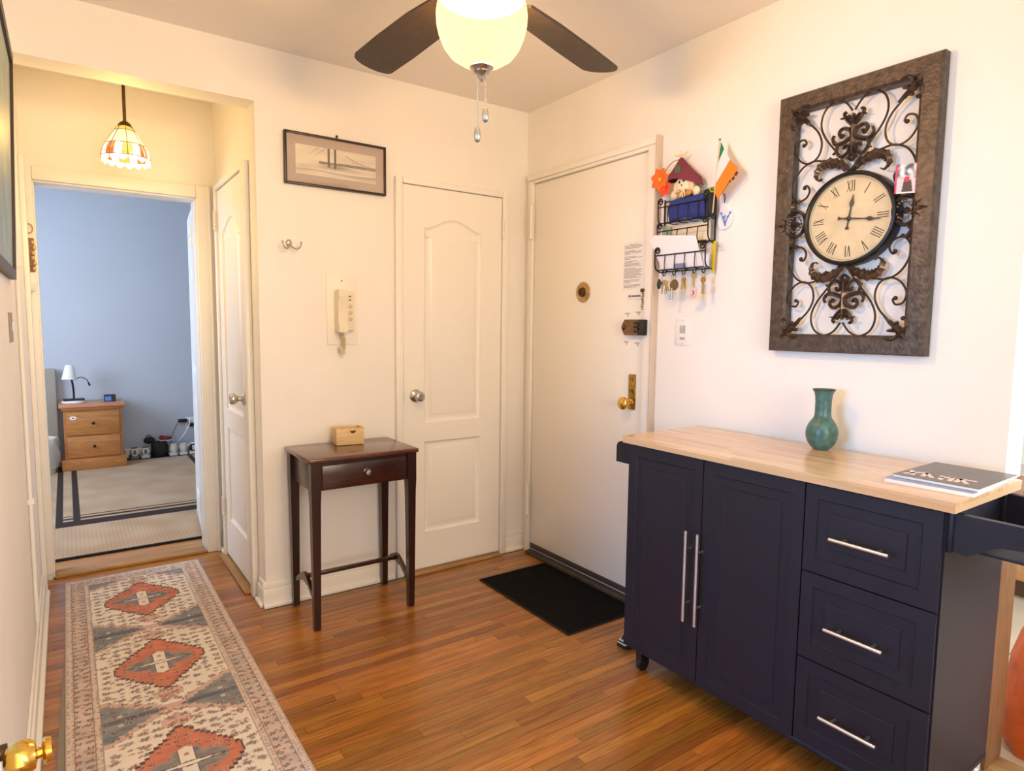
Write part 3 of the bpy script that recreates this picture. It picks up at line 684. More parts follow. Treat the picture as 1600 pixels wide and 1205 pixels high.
# ------------------------------------------------------------------ picture of the bridge
pc = thing('framed_picture', 'black framed wide black and white print of a suspension bridge in fog', 'picture', (-1.104, -.002, 1.928))
PA, PB, PZ0, PZ1 = -1.343, -.863, 1.928, 2.157; fr = mat('black_frame', rgb(44, 32, 26), .4)
for a0, a1, b0, b1 in ((PA, PA+.01, PZ0, PZ1), (PB-.01, PB, PZ0, PZ1), (PA+.01, PB-.01, PZ0, PZ0+.01), (PA+.01, PB-.01, PZ1-.01, PZ1)):
    MB().box(a0, a1, -.024, -.002, b0, b1, .0015).build('frame', fr, pc)
MB().box(PA+.01, PB-.01, -.014, -.002, PZ0+.01, PZ1-.01).build('mat_board', mat('grey_mat', rgb(190, 172, 160), .7), pc)
def bridge(a, b):
    u = (a-(PA+.05))/(PB-PA-.1); v = (b-(PZ0+.05))/(PZ1-PZ0-.1)
    g = .90+.08*nz(u*3, v*4, 2)-.10*max(0, u-.3)*v
    g -= .12*math.exp(-((v-.30)/.06)**2)*(.5+.5*nz(u*6, 1, 4)); f = .16+.02*math.sin(u*7)
    g -= .32*math.exp(-((v-f)/.03)**2)*(.4+.6*u); g -= .15*math.exp(-((v-.08)/.05)**2)*u
    g -= .28*math.exp(-((v-.38)/.08)**2)*math.exp(-((u-.5)/.16)**2)
    dk = .47+.02*(u-.45)
    if u > .28: 
        if abs(v-dk) < .018 or abs(v-dk-.05) < .012: g = .35
        elif abs(v-dk-.02) < .04: g -= .1
    for tx_ in (.395, .475):
        if abs(u-tx_) < .013 and v > .32: g = .38
    cb = .47+.075+2.1*(1-u)**2*.9
    if u > .6 and abs(v-cb) < .012: g -= .3
    if u > .68 and v < cb and v > dk+.05 and abs((u*42) % 1-.5) < .14: g -= .12
    if u < .39 and abs(v-(1.0-(.36-u)*2.6)) < .02 and v > .7: g -= .15
    if u < .30 and abs(v-(1.0-(.28-u)*2.4)) < .02 and v > .7: g -= .12
    if abs(u-.395) < .004 and v < .36 and v > .2: g = .95
    g = max(.05, min(1, g)); return (g**2.0, (g*.955)**2.0, (g*.87)**2.0)
paint_grid('print', vcol('print_paper', .6), PA+.05, PB-.05, PZ0+.05, PZ1-.05, 150, 60, lambda a, b: (a, -.0146, b), bridge, pc)
MB().box(PA+.0102, PB-.0102, -.0185, -.0175, PZ0+.0102, PZ1-.0102).build('glass', pane_glass('picture_glass'), pc)
MB().cyl((-1.1, -.006, PZ1), (-1.1, -.006, PZ1+.012), .004, n=8).ball((-1.1, -.008, PZ1+.013), .006, 8, 6).build('hanging_ring', bronze, pc)

# coat hook
ck = thing('coat_hook', 'small brushed metal double coat hook on the cream wall', 'hook', (-1.326, 0, 1.64))
MB().lathe([(.001, 0), (.013, 0), (.013, .004), (.009, .007), (.001, .008)], (-1.326, -.0005, 1.668), 16, (0, -1, 0), cap=False, sy=1.2).build('back_plate', chrome, ck)
for s_ in (-1, 1):
    MB().tube(cr([(-1.326, -.008, 1.665), (-1.326+s_*.006, -.03, 1.648), (-1.326+s_*.022, -.045, 1.638), (-1.326+s_*.036, -.05, 1.648), (-1.326+s_*.040, -.05, 1.664)], 6), .0035, 8).ball((-1.326+s_*.04, -.05, 1.666), .0055, 8, 6).build('prong', chrome, ck)

# intercom phone
ip = thing('intercom_phone', 'ivory wall intercom handset on a white plate with a coiled cord', 'intercom', (-1.083, 0, 1.209))
MB().box(-1.158, -1.009, -.006, -.0003, 1.209, 1.537, .002).build('wall_plate', mat('plate_cream', rgb(244, 238, 226), .5), ip)
MB().ball((-1.085, -.0062, 1.51), (.0035, .0015, .0035), 8, 6).build('screw', bronze, ip)
MB().box(-1.123, -1.034, -.034, -.006, 1.275, 1.462, .006, 3).build('base', plastic, ip)
hp = [(.0, 1.268), (.034, 1.268), (.036, 1.29), (.024, 1.32), (.022, 1.40), (.034, 1.43), (.036, 1.455), (.028, 1.468), (.0, 1.468)]
MB().prism([(-.04-d_, z) for d_, z in hp], lambda a, b, d: Vector((-1.101+d, a+.004, b)), -.021, .021).build('handset', plastic, ip)
for z_ in (1.435, 1.418): MB().box(-1.062, -1.05, -.036, -.0335, z_, z_+.005).build('indicator', inkm, ip)
for z_ in (1.39, 1.36, 1.33): MB().lathe([(.0095, 0), (.0095, .003), (.007, .004), (.001, .004)], (-1.054, -.034, z_), 16, (0, -1, 0), cap=False).build('button', mat('button_tan', rgb(206, 192, 164), .5) if 'button_tan' not in MATS else MATS['button_tan'], ip)
cpts = []
for i in range(260):
    t = i/259; s_ = t*2*PI*26; z = 1.268-.165*t if t < .62 else 1.268-.165*.62+.09*(t-.62); ox = -.001+.012*math.sin(t*5)
    cpts.append((-1.098+ox+.0085*math.cos(s_)+(.01 if t > .62 else 0), -.03+.0085*math.sin(s_), z))
MB().tube(cpts, .0026, 5).build('coiled_cord', mat('cord_tan', rgb(216, 200, 166), .5), ip)
MB().cyl((-1.085, -.02, 1.275), (-1.085, -.02, 1.235), .003, n=6).build('cord_tail', plastic, ip)

# ------------------------------------------------------------------ doormat
dm = thing('doormat', 'plain black doormat on the floor before the entry door', 'mat', (-.263, -.632, 0))
MB().box(-.476, -.05, -.99, -.276, .0003, .007, .003).build('rubber_base', mat('mat_rubber', rgb(14, 13, 13), .9), dm)
def fluff(a, b): g = .0035+.0035*nz(a*90, b*90); return (g, g*.95, g*.9)
paint_grid('pile', vcol('mat_pile', 1., .6, 900), -.47, -.056, -.984, -.282, 90, 150, lambda a, b: (a, b, .0075+.0016*nz(a*170, b*170)), fluff, dm)

# ------------------------------------------------------------------ runner rug
def hexc(r, g, b): c = rgb(r, g, b); return c[:3]
CRM, RED, DRK, BLU, NAV, PNK, TAN, GRY = hexc(240, 231, 218), hexc(196, 106, 84), hexc(78, 60, 60), hexc(112, 122, 134), hexc(58, 70, 92), hexc(222, 204, 192), hexc(190, 174, 162), hexc(164, 156, 152)
def mixc(a, b, t): t = max(0, min(1, t)); return tuple(x+(y-x)*t for x, y in zip(a, b))
RX0, RX1, RY0, RY1 = -2.222, -1.622, -1.64, .812; RXC = -1.922
MED = [.407-.69*k for k in range(-1, 4)]
def hsh(i, j, k=0):
    h = math.sin(i*127.1+j*311.7+k*74.7)*43758.5453; return h-math.floor(h)
def rugcol(x, y):
    s = x-RXC; ed = min(x-RX0, RX1-x, RY1-y); wobble = .10*nz(x*9, y*9, 5)
    def motif(c0, sc, thr, dark, salt):
        i, j = math.floor(x/sc), math.floor(y/sc); fx, fy = x/sc-i-.5, y/sc-j-.5
        r = hsh(i, j, salt)
        if r < thr: return c0
        a = (hsh(i, j, salt+30)-.5)*1.4; fx += (hsh(i, j, salt+40)-.5)*.22; fy += (hsh(i, j, salt+50)-.5)*.22
        u, v = fx*math.cos(a)+fy*math.sin(a), -fx*math.sin(a)+fy*math.cos(a)
        p = math.hypot(u*.85, v*1.35); q = p*(1+.28*math.cos((4 if r < .7 else 6)*math.atan2(v, u)))
        if q < .13: return mixc(c0, RED if hsh(i, j, 9) < .45 else (BLU if hsh(i, j, 9) < .75 else TAN), .85)
        if q < .27: return mixc(c0, dark, .80)
        if q < .33: return mixc(c0, PNK, .5)
        if abs(v) < .05 and abs(u) < .47: return mixc(c0, dark, .55)
        return c0
    if ed < .005: c = TAN
    elif ed < .024: c = motif(PNK, .012, .35, DRK, 1)
    elif ed < .027: c = mixc(PNK, DRK, .75)
    elif ed < .075:
        c = motif(mixc(PNK, GRY, .3+.5*nz(x*14, y*14)), .034, .05, DRK, 2)
        c = motif(c, .021, .5, mixc(RED, DRK, .35), 3)
    elif ed < .078: c = mixc(PNK, DRK, .75)
    elif ed < .094: c = motif(PNK, .0125, .3, DRK, 4)
    elif ed < .097: c = mixc(PNK, DRK, .6)
    else:
        k = min(MED, key=lambda m_: abs(y-m_)); t = y-k; hs = .203
        st = .0135
        qs = (math.floor(abs(s)/st)+.5)*st; qt = (math.floor(abs(t)/st)+.5)*st
        diamond = qs/.168+qt/.215            # red medallion, |.|<1
        side = (hs-abs(s))                    # distance from inner border
        tri = (math.floor((hs-abs(s))/st)+.5)*st/.165+abs(.345-qt)/.115
        c = motif(CRM, .040, .12, DRK, 5); c = motif(c, .023, .62, mixc(DRK, TAN, .3), 15)
        if diamond < 1.06 and abs(s) < .152:
            c = DRK
            if diamond < 1.0 and abs(s) < .148:
                c = mixc(RED, hexc(222, 134, 100), .5+.9*nz(x*22, y*22)); c = motif(c, .026, .35, hexc(116, 56, 52), 6)
                p = math.hypot(s/1.15, t); an = math.atan2(t, s)
                leaf = .088*(.55+.45*abs(math.cos(2*an+.0)))
                if abs(abs(an)-PI/2) > .35 and p < leaf+.01:
                    c = mixc(DRK, PNK, .4) if p > leaf else mixc(mixc(BLU, TAN, .35+.6*nz(x*40, y*40)), DRK, .25)
                if abs(s) < .024 and abs(t) < .092-.6*abs(s):
                    c = CRM if abs(s) < .019 else DRK
                    if math.hypot(s, t) < .013 or math.hypot(s, abs(t)-.05) < .008: c = mixc(RED, TAN, .4)
                if abs(t) < .013-.1*abs(s) and abs(s) < .125: c = CRM if abs(t) < .009-.1*abs(s) else DRK
        elif tri < 1.32:
            c = mixc(PNK, RED, .35) if tri > 1.08 else mixc(BLU, hexc(150, 152, 150), .5+1.3*nz(x*16, y*30, 3))
            if tri < 1.0 and abs(abs(.345-abs(t))) < .013: c = mixc(c, NAV, .75)
            if tri < .9 and math.hypot(side-.05, abs(.345-abs(t))-.028) < .008: c = mixc(PNK, TAN, .3)
            c = motif(c, .034, .5, NAV, 7)
        elif abs(s) < .045 and abs(abs(t)-.25) < .05-.7*abs(s):
            c = mixc(c, RED, .45); c = motif(c, .014, .3, DRK, 8)
        elif abs(s) < .02 and abs(abs(t)-.345) < .02: c = mixc(c, DRK, .5)
    return mixc(c, GRY, .16+wobble)
pad = thing('rug_pad', 'grey rubber pad edge showing along the left side of the runner', 'rug pad', (-2.2, -.7, 0))
MB().prism([(-2.224, .02), (-2.232, -.3), (-2.243, -.8), (-2.25, -1.6), (-2.2225, -1.6), (-2.2225, .02)], lambda a, b, d: Vector((a, b, d)), .0003, .004).build('pad', mat('pad_grey', rgb(138, 130, 120), .95), pad)
rug = thing('runner_rug', 'cream, rust and slate patterned runner rug along the left wall', 'rug', (RXC, -.4, 0))
MB().box(RX0, RX1, RY0, RY1, .0003, .0045, .001).build('backing', mat('rug_backing', rgb(150, 138, 124), .95), rug)
def rz(a, b): return .0062+.0012*math.sin(b*5+a*3)*math.sin(a*8)
paint_grid('rug_pile', vcol('rug_fabric', .95, .25, 500), RX0, RX1, RY0, RY1, 222, 820, lambda a, b: (a, b, rz(a, b)), rugcol, rug)

# ------------------------------------------------------------------ pictures and plates on the left wall
lp = thing('framed_print', 'dark framed print leaning from the left wall at the picture edge', 'picture', (XL+.002, -.6, 1.44))
def LF(y, z, d):
    t = (z-1.44)/.7; return Vector((XL+.003+.024*t+d, y, z))
fr2 = mat('walnut_frame', rgb(66, 46, 36), .45)
for y0, y1, z0, z1 in ((-.285, -.255, 1.44, 2.16), (-.95, -.92, 1.44, 2.16), (-.92, -.285, 1.44, 1.47), (-.92, -.285, 2.13, 2.16)):
    MB().prism([(y0, z0), (y1, z0), (y1, z1), (y0, z1)], LF, 0, .014).build('frame', fr2, lp)
MB().prism([(-.92, 1.47), (-.285, 1.47), (-.285, 2.13), (-.92, 2.13)], LF, 0, .006).build('print', mat('teal_print', rgb(150, 170, 168), .4, var=.3, vscale=9), lp)
sp = thing('switch_plate', 'grey switch plate seen edge on along the left wall', 'switch', (XL, -.41, 1.235))
MB().box(XL+.0002, XL+.006, -.45, -.375, 1.237, 1.33, .002).build('plate', mat('grey_plate', rgb(150, 144, 136), .5), sp)
MB().box(XL+.006, XL+.012, -.42, -.405, 1.27, 1.30, .002).build('toggle', whitep, sp)
pq = thing('devotional_plaque', 'narrow gilt plaque with a little cup on the left door casing', 'plaque', (-2.289, .905, 1.44))
MB().box(-2.306, -2.272, .898, .9078, 1.54, 1.70, .002).build('picture_card', mat('brown_card', rgb(150, 108, 84), .6, var=.5, vscale=70), pq)
MB().tube([(-2.289+.015*math.cos(2*PI*k/20), .903, 1.745+.022*math.sin(2*PI*k/20)) for k in range(20)], .003, 6, closed=True).build('ring', mat('gilt', rgb(196, 170, 116), .4, .6), pq)
for k in range(6): MB().ball((-2.276+.004*math.sin(k*2.), .896, 1.555+k*.025), (.008, .004, .011), 8, 6).build('leaf_ornament', MATS['gilt'], pq)
MB().lathe([(.001, 0), (.01, .004), (.017, .02), (.02, .04), (.018, .04), (.001, .02)], (-2.289, .887, 1.445), 16, cap=False).build('cup', trimp, pq)
MB().box(-2.304, -2.274, .9, .9078, 1.45, 1.535, .002).build('cup_back', trimp, pq)

# ------------------------------------------------------------------ iron wall clock
CY, CZ = -1.8385, 1.6755
def C(a, b, d=0.): return Vector((-.03-d, CY-a, CZ+b))
clk = thing('wall_clock', 'large rectangular iron scrollwork wall clock with roman numerals in a bronze frame', 'clock', (-.02, CY, 1.228))
frm = mat('pewter_frame', rgb(92, 80, 70), .42, .55, var=.45, vscale=55, bump=.25, bscale=90)
iron = mat('wrought_iron', rgb(60, 48, 42), .4, .5)
cast = mat('cast_bronze', rgb(112, 94, 82), .34, .75, var=.3, vscale=70)
fw, hw, hh = .062, .2615, .4475
for poly in ([(-hw, -hh), (hw, -hh), (hw-fw, -hh+fw), (-hw+fw, -hh+fw)], [(hw, -hh), (hw, hh), (hw-fw, hh-fw), (hw-fw, -hh+fw)], [(hw, hh), (-hw, hh), (-hw+fw, hh-fw), (hw-fw, hh-fw)], [(-hw, hh), (-hw, -hh), (-hw+fw, -hh+fw), (-hw+fw, hh-fw)]):
    m_ = MB(); bm = m_.bm; q = poly
    def lerp(p, r, t): return (p[0]+(r[0]-p[0])*t, p[1]+(r[1]-p[1])*t)
    sec = [(0, -.026), (0, .006), (.1, .015), (.85, .015), (1, .008), (1, -.026)]
    A = [bm.verts.new(C(*lerp(q[0], q[3], t), d)) for t, d in sec]; B = [bm.verts.new(C(*lerp(q[1], q[2], t), d)) for t, d in sec]
    for k in range(len(sec)): m_.face([A[k], A[(k+1) % 6], B[(k+1) % 6], B[k]])
    m_.face(A[::-1]); m_.face(B); m_.build('frame_rail', frm, clk, sharp=25)
def scroll(pts, r=.0034, curl=None):
    for sa in (-1, 1):
        for sb in (-1, 1):
            P = cr([C(a*sa, b*sb, 0) for a, b in pts], 8); m_ = MB().tube(P, r, 7)
            m_.ball(C(curl[0]*sa, curl[1]*sb, .001), .007, 10, 7) if curl else None
            m_.build('scroll', iron, clk)
scroll([(0.003, .155), (.045, .215), (.092, .278), (.108, .325), (.096, .368), (.062, .388), (.028, .376), (.004, .345)])
scroll([(.182, .376), (.15, .338), (.118, .302), (.103, .262), (.112, .222), (.142, .203), (.175, .215), (.196, .248), (.19, .28), (.168, .288), (.158, .273), (.168, .264)], curl=(.166, .268))
scroll([(.062, .17), (.09, .198), (.13, .207), (.17, .19), (.196, .15), (.199, .105), (.178, .08), (.15, .086), (.138, .108), (.147, .128), (.16, .126)], curl=(.156, .122))
def spiral(c, r0, a0, turns, n=20, g=.75):
    return [(c[0]+r0*(1-g*i/n)*math.cos(a0+turns*2*PI*i/n), c[1]+r0*(1-g*i/n)*math.sin(a0+turns*2*PI*i/n)) for i in range(n+1)]
def ribbon(m_, pts, wd, d0=-.004, d1=.006):
    """flat cast band of varying width following pts"""
    n = len(pts); Lp, Rp = [], []
    for i, p in enumerate(pts):
        a = Vector(pts[max(i-1, 0)]); b = Vector(pts[min(i+1, n-1)]); t = (b-a).normalized(); nn = Vector((-t.y, t.x)); w_ = wd[i] if hasattr(wd, '__len__') else wd
        Lp.append(tuple(Vector(p)+nn*w_)); Rp.append(tuple(Vector(p)-nn*w_))
    for i in range(n-1):
        V = [m_.bm.verts.new(C(*q, d)) for q, d in ((Lp[i], d0), (pts[i], d1), (Rp[i], d0), (Lp[i+1], d0), (pts[i+1], d1), (Rp[i+1], d0))]
        m_.face([V[0], V[3], V[4], V[1]]); m_.face([V[1], V[4], V[5], V[2]]); m_.face([V[0], V[2], V[5], V[3]])
        if i == 0: m_.face([V[0], V[1], V[2]])
        if i == n-2: m_.face([V[3], V[5], V[4]])
    return m_
def c2(pts, n=6): return [(v.x, v.y) for v in cr([(a, b, 0) for a, b in pts], n)]
# acanthus leaves hugging the dial
for sa in (-1, 1):
    for sb in (-1, 1):
        mid = c2([(0.004, .152), (.036, .178), (.074, .192), (.106, .182), (.119, .156), (.108, .138), (.095, .143)], 6); n = len(mid); wd = []
        for i in range(n):
            t = i/(n-1); wd.append(max(.003, .0155*math.sin(PI*min(1, t*1.15+.08))**.7*(1+.28*(1 if i % 3 == 0 else -.2))))
        ribbon(MB(), [(a*sa, b*sb) for a, b in mid], wd, -.004, .009).build('acanthus_leaf', cast, clk)
# fleur ornaments inside the hearts
for sb in (-1, 1):
    m_ = MB()
    def R_(pts, wd): 
        for sa in (-1, 1): ribbon(m_, [(a*sa, b*sb) for a, b in pts], wd, -.004, .008)
    ribbon(m_, [(0, .335*sb), (0, .30*sb), (0, .245*sb), (0, .205*sb)], [.004, .012, .010, .005], -.004, .009)
    R_(c2([(.004, .30), (.022, .318), (.032, .338), (.024, .346)]), .006)
    R_(c2([(.004, .262), (.012, .285), (.034, .295), (.046, .282), (.038, .268), (.03, .276)]), .0065)
    R_(c2([(.004, .262), (.03, .25), (.054, .248), (.066, .262), (.062, .278)]), [.008]*12+[.007]*6+[.005]*7)
    R_(c2([(.048, .246), (.052, .222), (.034, .204), (.016, .214), (.012, .232), (.024, .236), (.027, .226)]), .006)
    R_([(.0, .215), (.012, .196), (.0, .184)], [.008, .008, .003]); R_([(.05, .225), (.062, .215)], [.007, .002])
    R_([(.004, .318), (.018, .33), (.042, .326)], [.006, .007, .002])
    m_.build('fleur_ornament', cast, clk, sharp=25)
# side ornaments with beads
for sa in (-1, 1):
    m_ = MB(); ca = .18*sa
    ribbon(m_, [(ca+.036*math.cos(2*PI*k/24), .044*math.sin(2*PI*k/24)) for k in range(25)], .0065, .004, .018)
    for k in range(14): m_.ball(C(ca-.002*sa+.022*math.cos(2*PI*k/14), .027*math.sin(2*PI*k/14), .012), .0046, 7, 5)
    ribbon(m_, [(ca-.012*sa, 0), (ca, .0), (ca+.014*sa, 0)], [.004, .012, .003], -.002, .012)
    ribbon(m_, [(ca+.03*sa, 0), (ca+.044*sa, 0), (ca+.064*sa, 0)], [.016, .010, .002], .012, .022)
    for sb in (-1, 1):
        ribbon(m_, c2([(ca+.01*sa, .042*sb), (ca+.02*sa, .062*sb), (ca+.006*sa, .08*sb), (ca-.008*sa, .074*sb)]), [.009]*6+[.010]*6+[.006]*7, -.003, .010)
        ribbon(m_, [(ca+.03*sa, .012*sb), (ca+.046*sa, .024*sb)], [.006, .002], .012, .02)
    m_.build('side_ornament', cast, clk, sharp=25)
# corner ornaments
for sa in (-1, 1):
    for sb in (-1, 1):
        m_ = MB(); f = lambda L_: [(a*sa, b*sb) for a, b in L_]
        ribbon(m_, f(c2([(.142, .328), (.16, .348), (.178, .364), (.198, .382)])), [.004]*4+[.008]*6+[.013]*5+[.012]*4, .004, .02)
        ribbon(m_, f(c2([(.196, .372), (.21, .355), (.206, .335), (.194, .330)])), .007, .012, .024)
        ribbon(m_, f(c2([(.185, .384), (.168, .398), (.148, .394)])), .007, .012, .024)
        ribbon(m_, f([(.165, .352), (.182, .342)]), [.008, .005], .004, .016); ribbon(m_, f([(.168, .368), (.15, .37)]), [.008, .004], .004, .016)
        ribbon(m_, f([(.196, .382), (.212, .398)]), [.010, .002], .014, .024)
        m_.build('corner_ornament', cast, clk, sharp=25)
# dial
FA, FB = .008, -.004
def D(r, t, d): return C(FA+r*math.sin(t), FB+r*math.cos(t), d)
def dring(prof, nm, m, n=64):
    m_ = MB(); rings = [[m_.bm.verts.new(D(r, 2*PI*k/n, d)) for k in range(n)] for r, d in prof]
    for A, B in zip(rings, rings[1:]):
        for k in range(n): m_.face([A[k], A[(k+1) % n], B[(k+1) % n], B[k]])
    return m_, rings
m_, rg = dring([(.139, .002), (.139, .018), (.143, .022), (.149, .020), (.153, .012), (.153, -.026)], 'bezel', blackm); m_.build('bezel', mat('bezel_black', rgb(34, 30, 28), .35, .3), clk)
m_, rg = dring([(.1395, .001), (.1395, .004)], 'dial', None); m_.face(rg[-1]); m_.face(rg[0][::-1])
dial = m_.build('dial', mat('dial_cream', rgb(226, 206, 166), .6, var=.12, vscale=22), clk)
m_, rg = dring([(.1325, .0043), (.1335, .0043)], 'minute', None); m_.build('minute_ring', inkm, dial)
m_, rg = dring([(.1385, .0165), (.0001, .0195)], 'glass', None); m_.build('glass', pane_glass('dial_glass'), clk)
ink = mat('numeral_ink', rgb(70, 60, 46), .7)
NUM = ['XII', 'I', 'II', 'III', 'IIII', 'V', 'VI', 'VII', 'VIII', 'IX', 'X', 'XI']
for i, nmr in enumerate(NUM):
    t = 2*PI*i/12; m_ = MB(); wds = {'I': .0075, 'V': .014, 'X': .014}; tot = sum(wds[c] for c in nmr); x = -tot/2
    er = Vector((math.sin(t), math.cos(t))); et = Vector((math.cos(t), -math.sin(t)))
    def st(x0, r0, x1, r1, w_):
        p = [Vector((FA, FB))+er*r+et*xx for xx, r in ((x0-w_, r0), (x0+w_, r0), (x1+w_, r1), (x1-w_, r1))]
        m_.prism([tuple(v) for v in p], lambda a, b, d: C(a, b, d), .004, .0046)
    r0, r1 = .088, .124
    for ch in nmr:
        w_ = wds[ch]; c_ = x+w_/2
        if ch == 'I': st(c_, r0, c_, r1, .0014)
        if ch == 'V': st(c_, r0, c_-w_*.36, r1, .0015); st(c_, r0, c_+w_*.36, r1, .0008)
        if ch == 'X': st(c_+w_*.36, r0, c_-w_*.36, r1, .0015); st(c_-w_*.36, r0, c_+w_*.36, r1, .0008)
        x += w_
    m_.build('numeral', ink, dial)
hm = mat('hand_dark', rgb(52, 42, 32), .45)
def hand(t, L_, sp, nm, d):
    er = Vector((math.sin(t), math.cos(t))); et = Vector((math.cos(t), -math.sin(t))); O = Vector((FA, FB)); m_ = MB()
    prof = [(-.034, .0), (-.036, .004), (-.031, .006), (-.026, .003), (-.022, .0018), (0, .003), (L_*.52, .0018), (L_*sp-.012, .003), (L_*sp, .0075), (L_*sp+.014, .003), (L_, .0006)]
    poly = [tuple(O+er*r+et*w_) for r, w_ in prof]+[tuple(O+er*r-et*w_) for r, w_ in reversed(prof[1:])]
    m_.prism(poly, lambda a, b, dd: C(a, b, dd), d, d+.0015); m_.build(nm, hm, clk)
hand(math.radians(8), .078, .62, 'hour_hand', .008); hand(math.radians(97), .105, .66, 'minute_hand', .011)
MB().lathe([(.001, 0), (.007, 0), (.007, .008), (.004, .010), (.001, .010)], C(FA, FB, .0045), 16, (-1, 0, 0), cap=False).build('hand_hub', hm, clk)

# little photo tucked into the clock
pcd = thing('photo_card', 'small pink bordered photo tucked into the right side of the iron clock', 'photo', C(.195, .043, .006))
def photo(a, b):
    u = (a-.148)/.066; v = (b-.043)/.088
    if u < .09 or u > .90: return hexc(216, 74, 110)
    c = hexc(206, 206, 214)
    if v > .52: c = mixc(hexc(86, 92, 104), hexc(230, 232, 238), .5+1.2*nz(u*5, v*6, 1))
    if abs(u-.55) < .25-.2*v and v < .45: c = hexc(84, 74, 72)
    if math.hypot((u-.52)/.13, (v-.48)/.1) < 1: c = hexc(200, 70, 96)
    if v < .06: c = hexc(236, 230, 230)
    return c
MB().prism([(.148, .043), (.214, .043), (.214, .131), (.148, .131)], lambda a, b, d: C(a, b-.10*(a-.18)+.006, d), .0135, .0144).build('card', paperm, pcd)
paint_grid('photo_print', vcol('photo_paper', .4), .148, .214, .043, .131, 40, 50, lambda a, b: C(a, b-.10*(a-.18)+.006, .0147), photo, pcd)

# ------------------------------------------------------------------ wall switch by the door
sw = thing('light_switch', 'white two gang switch plate on the wall under the keys', 'switch', (0, -1.146, 1.232))
MB().box(-.006, -.0003, -1.183, -1.109, 1.232, 1.346, .002).build('plate', mat('switch_white', rgb(240, 236, 230), .4), sw)
for y_ in (-1.155, -1.139): MB().box(-.0085, -.006, y_-.006, y_+.006, 1.285, 1.318, .001).build('toggle', mat('switch_grey', rgb(176, 172, 170), .5) if 'switch_grey' not in MATS else MATS['switch_grey'], sw)
MB().box(-.0078, -.006, -1.160, -1.133, 1.258, 1.268, .001).build('slot', MATS['switch_grey'], sw)
for z_ in (1.338, 1.240): MB().ball((-.006, -1.146, z_), (.001, .003, .003), 8, 6).build('screw', MATS['switch_grey'], sw)

# ------------------------------------------------------------------ wire letter rack
rk = thing('letter_rack', 'black wire three tier letter rack with key hooks beside the entry door', 'letter rack', (0, -1.17, 1.54))
wire = mat('black_wire', rgb(26, 22, 22), .45, .4)
def wv(nm, pts, r=.0026, sm=0):
    return MB().tube(cr(pts, sm) if sm else pts, r, 7).build(nm, wire, rk)
for y_ in (-1.025, -1.292): wv('wall_upright', [(-.006, y_, 1.545), (-.006, y_, 1.86)], .0035)
for z_ in (1.55, 1.66, 1.76, 1.85): wv('cross_wire', [(-.006, -1.025, z_), (-.006, -1.292, z_)])
def tier(zb, zt, d, curl_z):
    yl, yr = -1.05, -1.312
    wv('tier_bar', [(-d, yl, zt), (-d, yr, zt)]); wv('tier_bar', [(-d, yl-.012, zb), (-d, yr+.01, zb)])
    for k in range(1, 5):
        y_ = yl+(yr-yl)*k/5; wv('tier_wire', cr([(-d, y_, zt), (-d-.003, y_, zb+.02), (-d+.004, y_, zb), (-.04, y_, zb-.004), (-.007, y_, zb)], 4), .002)
    for y_ in (yl, yr):
        wv('side_wire', [(-.006, y_+.018, zb), (-d*.5, y_+.01, zb-.004), (-d, y_, zb+.012), (-d-.004, y_, zt), (-d-.006, y_, curl_z)], .003, 6)
        sp_ = [(-d-.006+.013+.015*(1-.7*i/22)*math.cos(PI-i*.42), y_, curl_z+.015*(1-.7*i/22)*math.sin(PI-i*.42)*1.0) for i in range(23)]
        sp2 = [(-d-.004, y_-.0+(-1 if y_ == yl else 1)*(.013-.015*(1-.72*i/22)*math.cos(i*.42)), curl_z+.015*(1-.72*i/22)*math.sin(i*.42)) for i in range(23)]
        wv('side_scroll', sp2, .0028)
tier(1.748, 1.815, .072, 1.836); tier(1.655, 1.714, .072, 1.735); tier(1.55, 1.613, .082, 1.632)
HK = [-1.098, -1.152, -1.202, -1.257, -1.302]
for y_ in HK: wv('key_hook', cr([(-.07, y_, 1.55), (-.07, y_, 1.538), (-.075, y_, 1.527), (-.086, y_, 1.529), (-.089, y_, 1.54)], 4), .0022)

# contents of the rack
def slab_thing(name, label, cat, m, poly, x0, x1, tilt=0., part='sheet', group=None):
    group = group or ({'envelope': 'envelopes in the wire rack', 'green_card': 'green cards in the wire rack'}.get(name))
    ys = [p[0] for p in poly]; zs_ = [p[1] for p in poly]; t = thing(name, label, cat, ((x0+x1)/2, sum(ys)/len(ys), min(zs_)), group=group)
    zmin = min(zs_)
    MB().prism(poly, lambda a, b, d: Vector((d-tilt*(b-zmin), a, b)), x0, x1).build(part, m, t); return t
env = mat('envelope_white', rgb(238, 236, 240), .7)
slab_thing('envelope', 'white envelope slanting up out of the lowest tier of the wire rack', 'envelope', env, [(-1.075, 1.556), (-1.29, 1.556), (-1.262, 1.676), (-1.045, 1.700), (-1.02, 1.676)], -.067, -.065, .17)
slab_thing('envelope', 'white letters lying flat against the front wires of the lowest tier', 'envelope', mat('letter_white', rgb(228, 230, 238), .7), [(-1.085, 1.555), (-1.305, 1.555), (-1.305, 1.606), (-1.085, 1.612)], -.058, -.050)
slab_thing('card', 'blue and white card low in the bottom tier of the wire rack', 'card', mat('card_blue', rgb(120, 132, 170), .6), [(-1.15, 1.556), (-1.205, 1.556), (-1.205, 1.572), (-1.15, 1.574)], -.0765, -.075)
slab_thing('paper_sheet', 'cream papers standing in the middle tier of the wire rack', 'paper', mat('paper_cream', rgb(232, 216, 190), .8), [(-1.06, 1.662), (-1.285, 1.662), (-1.285, 1.738), (-1.06, 1.742)], -.03, -.024)
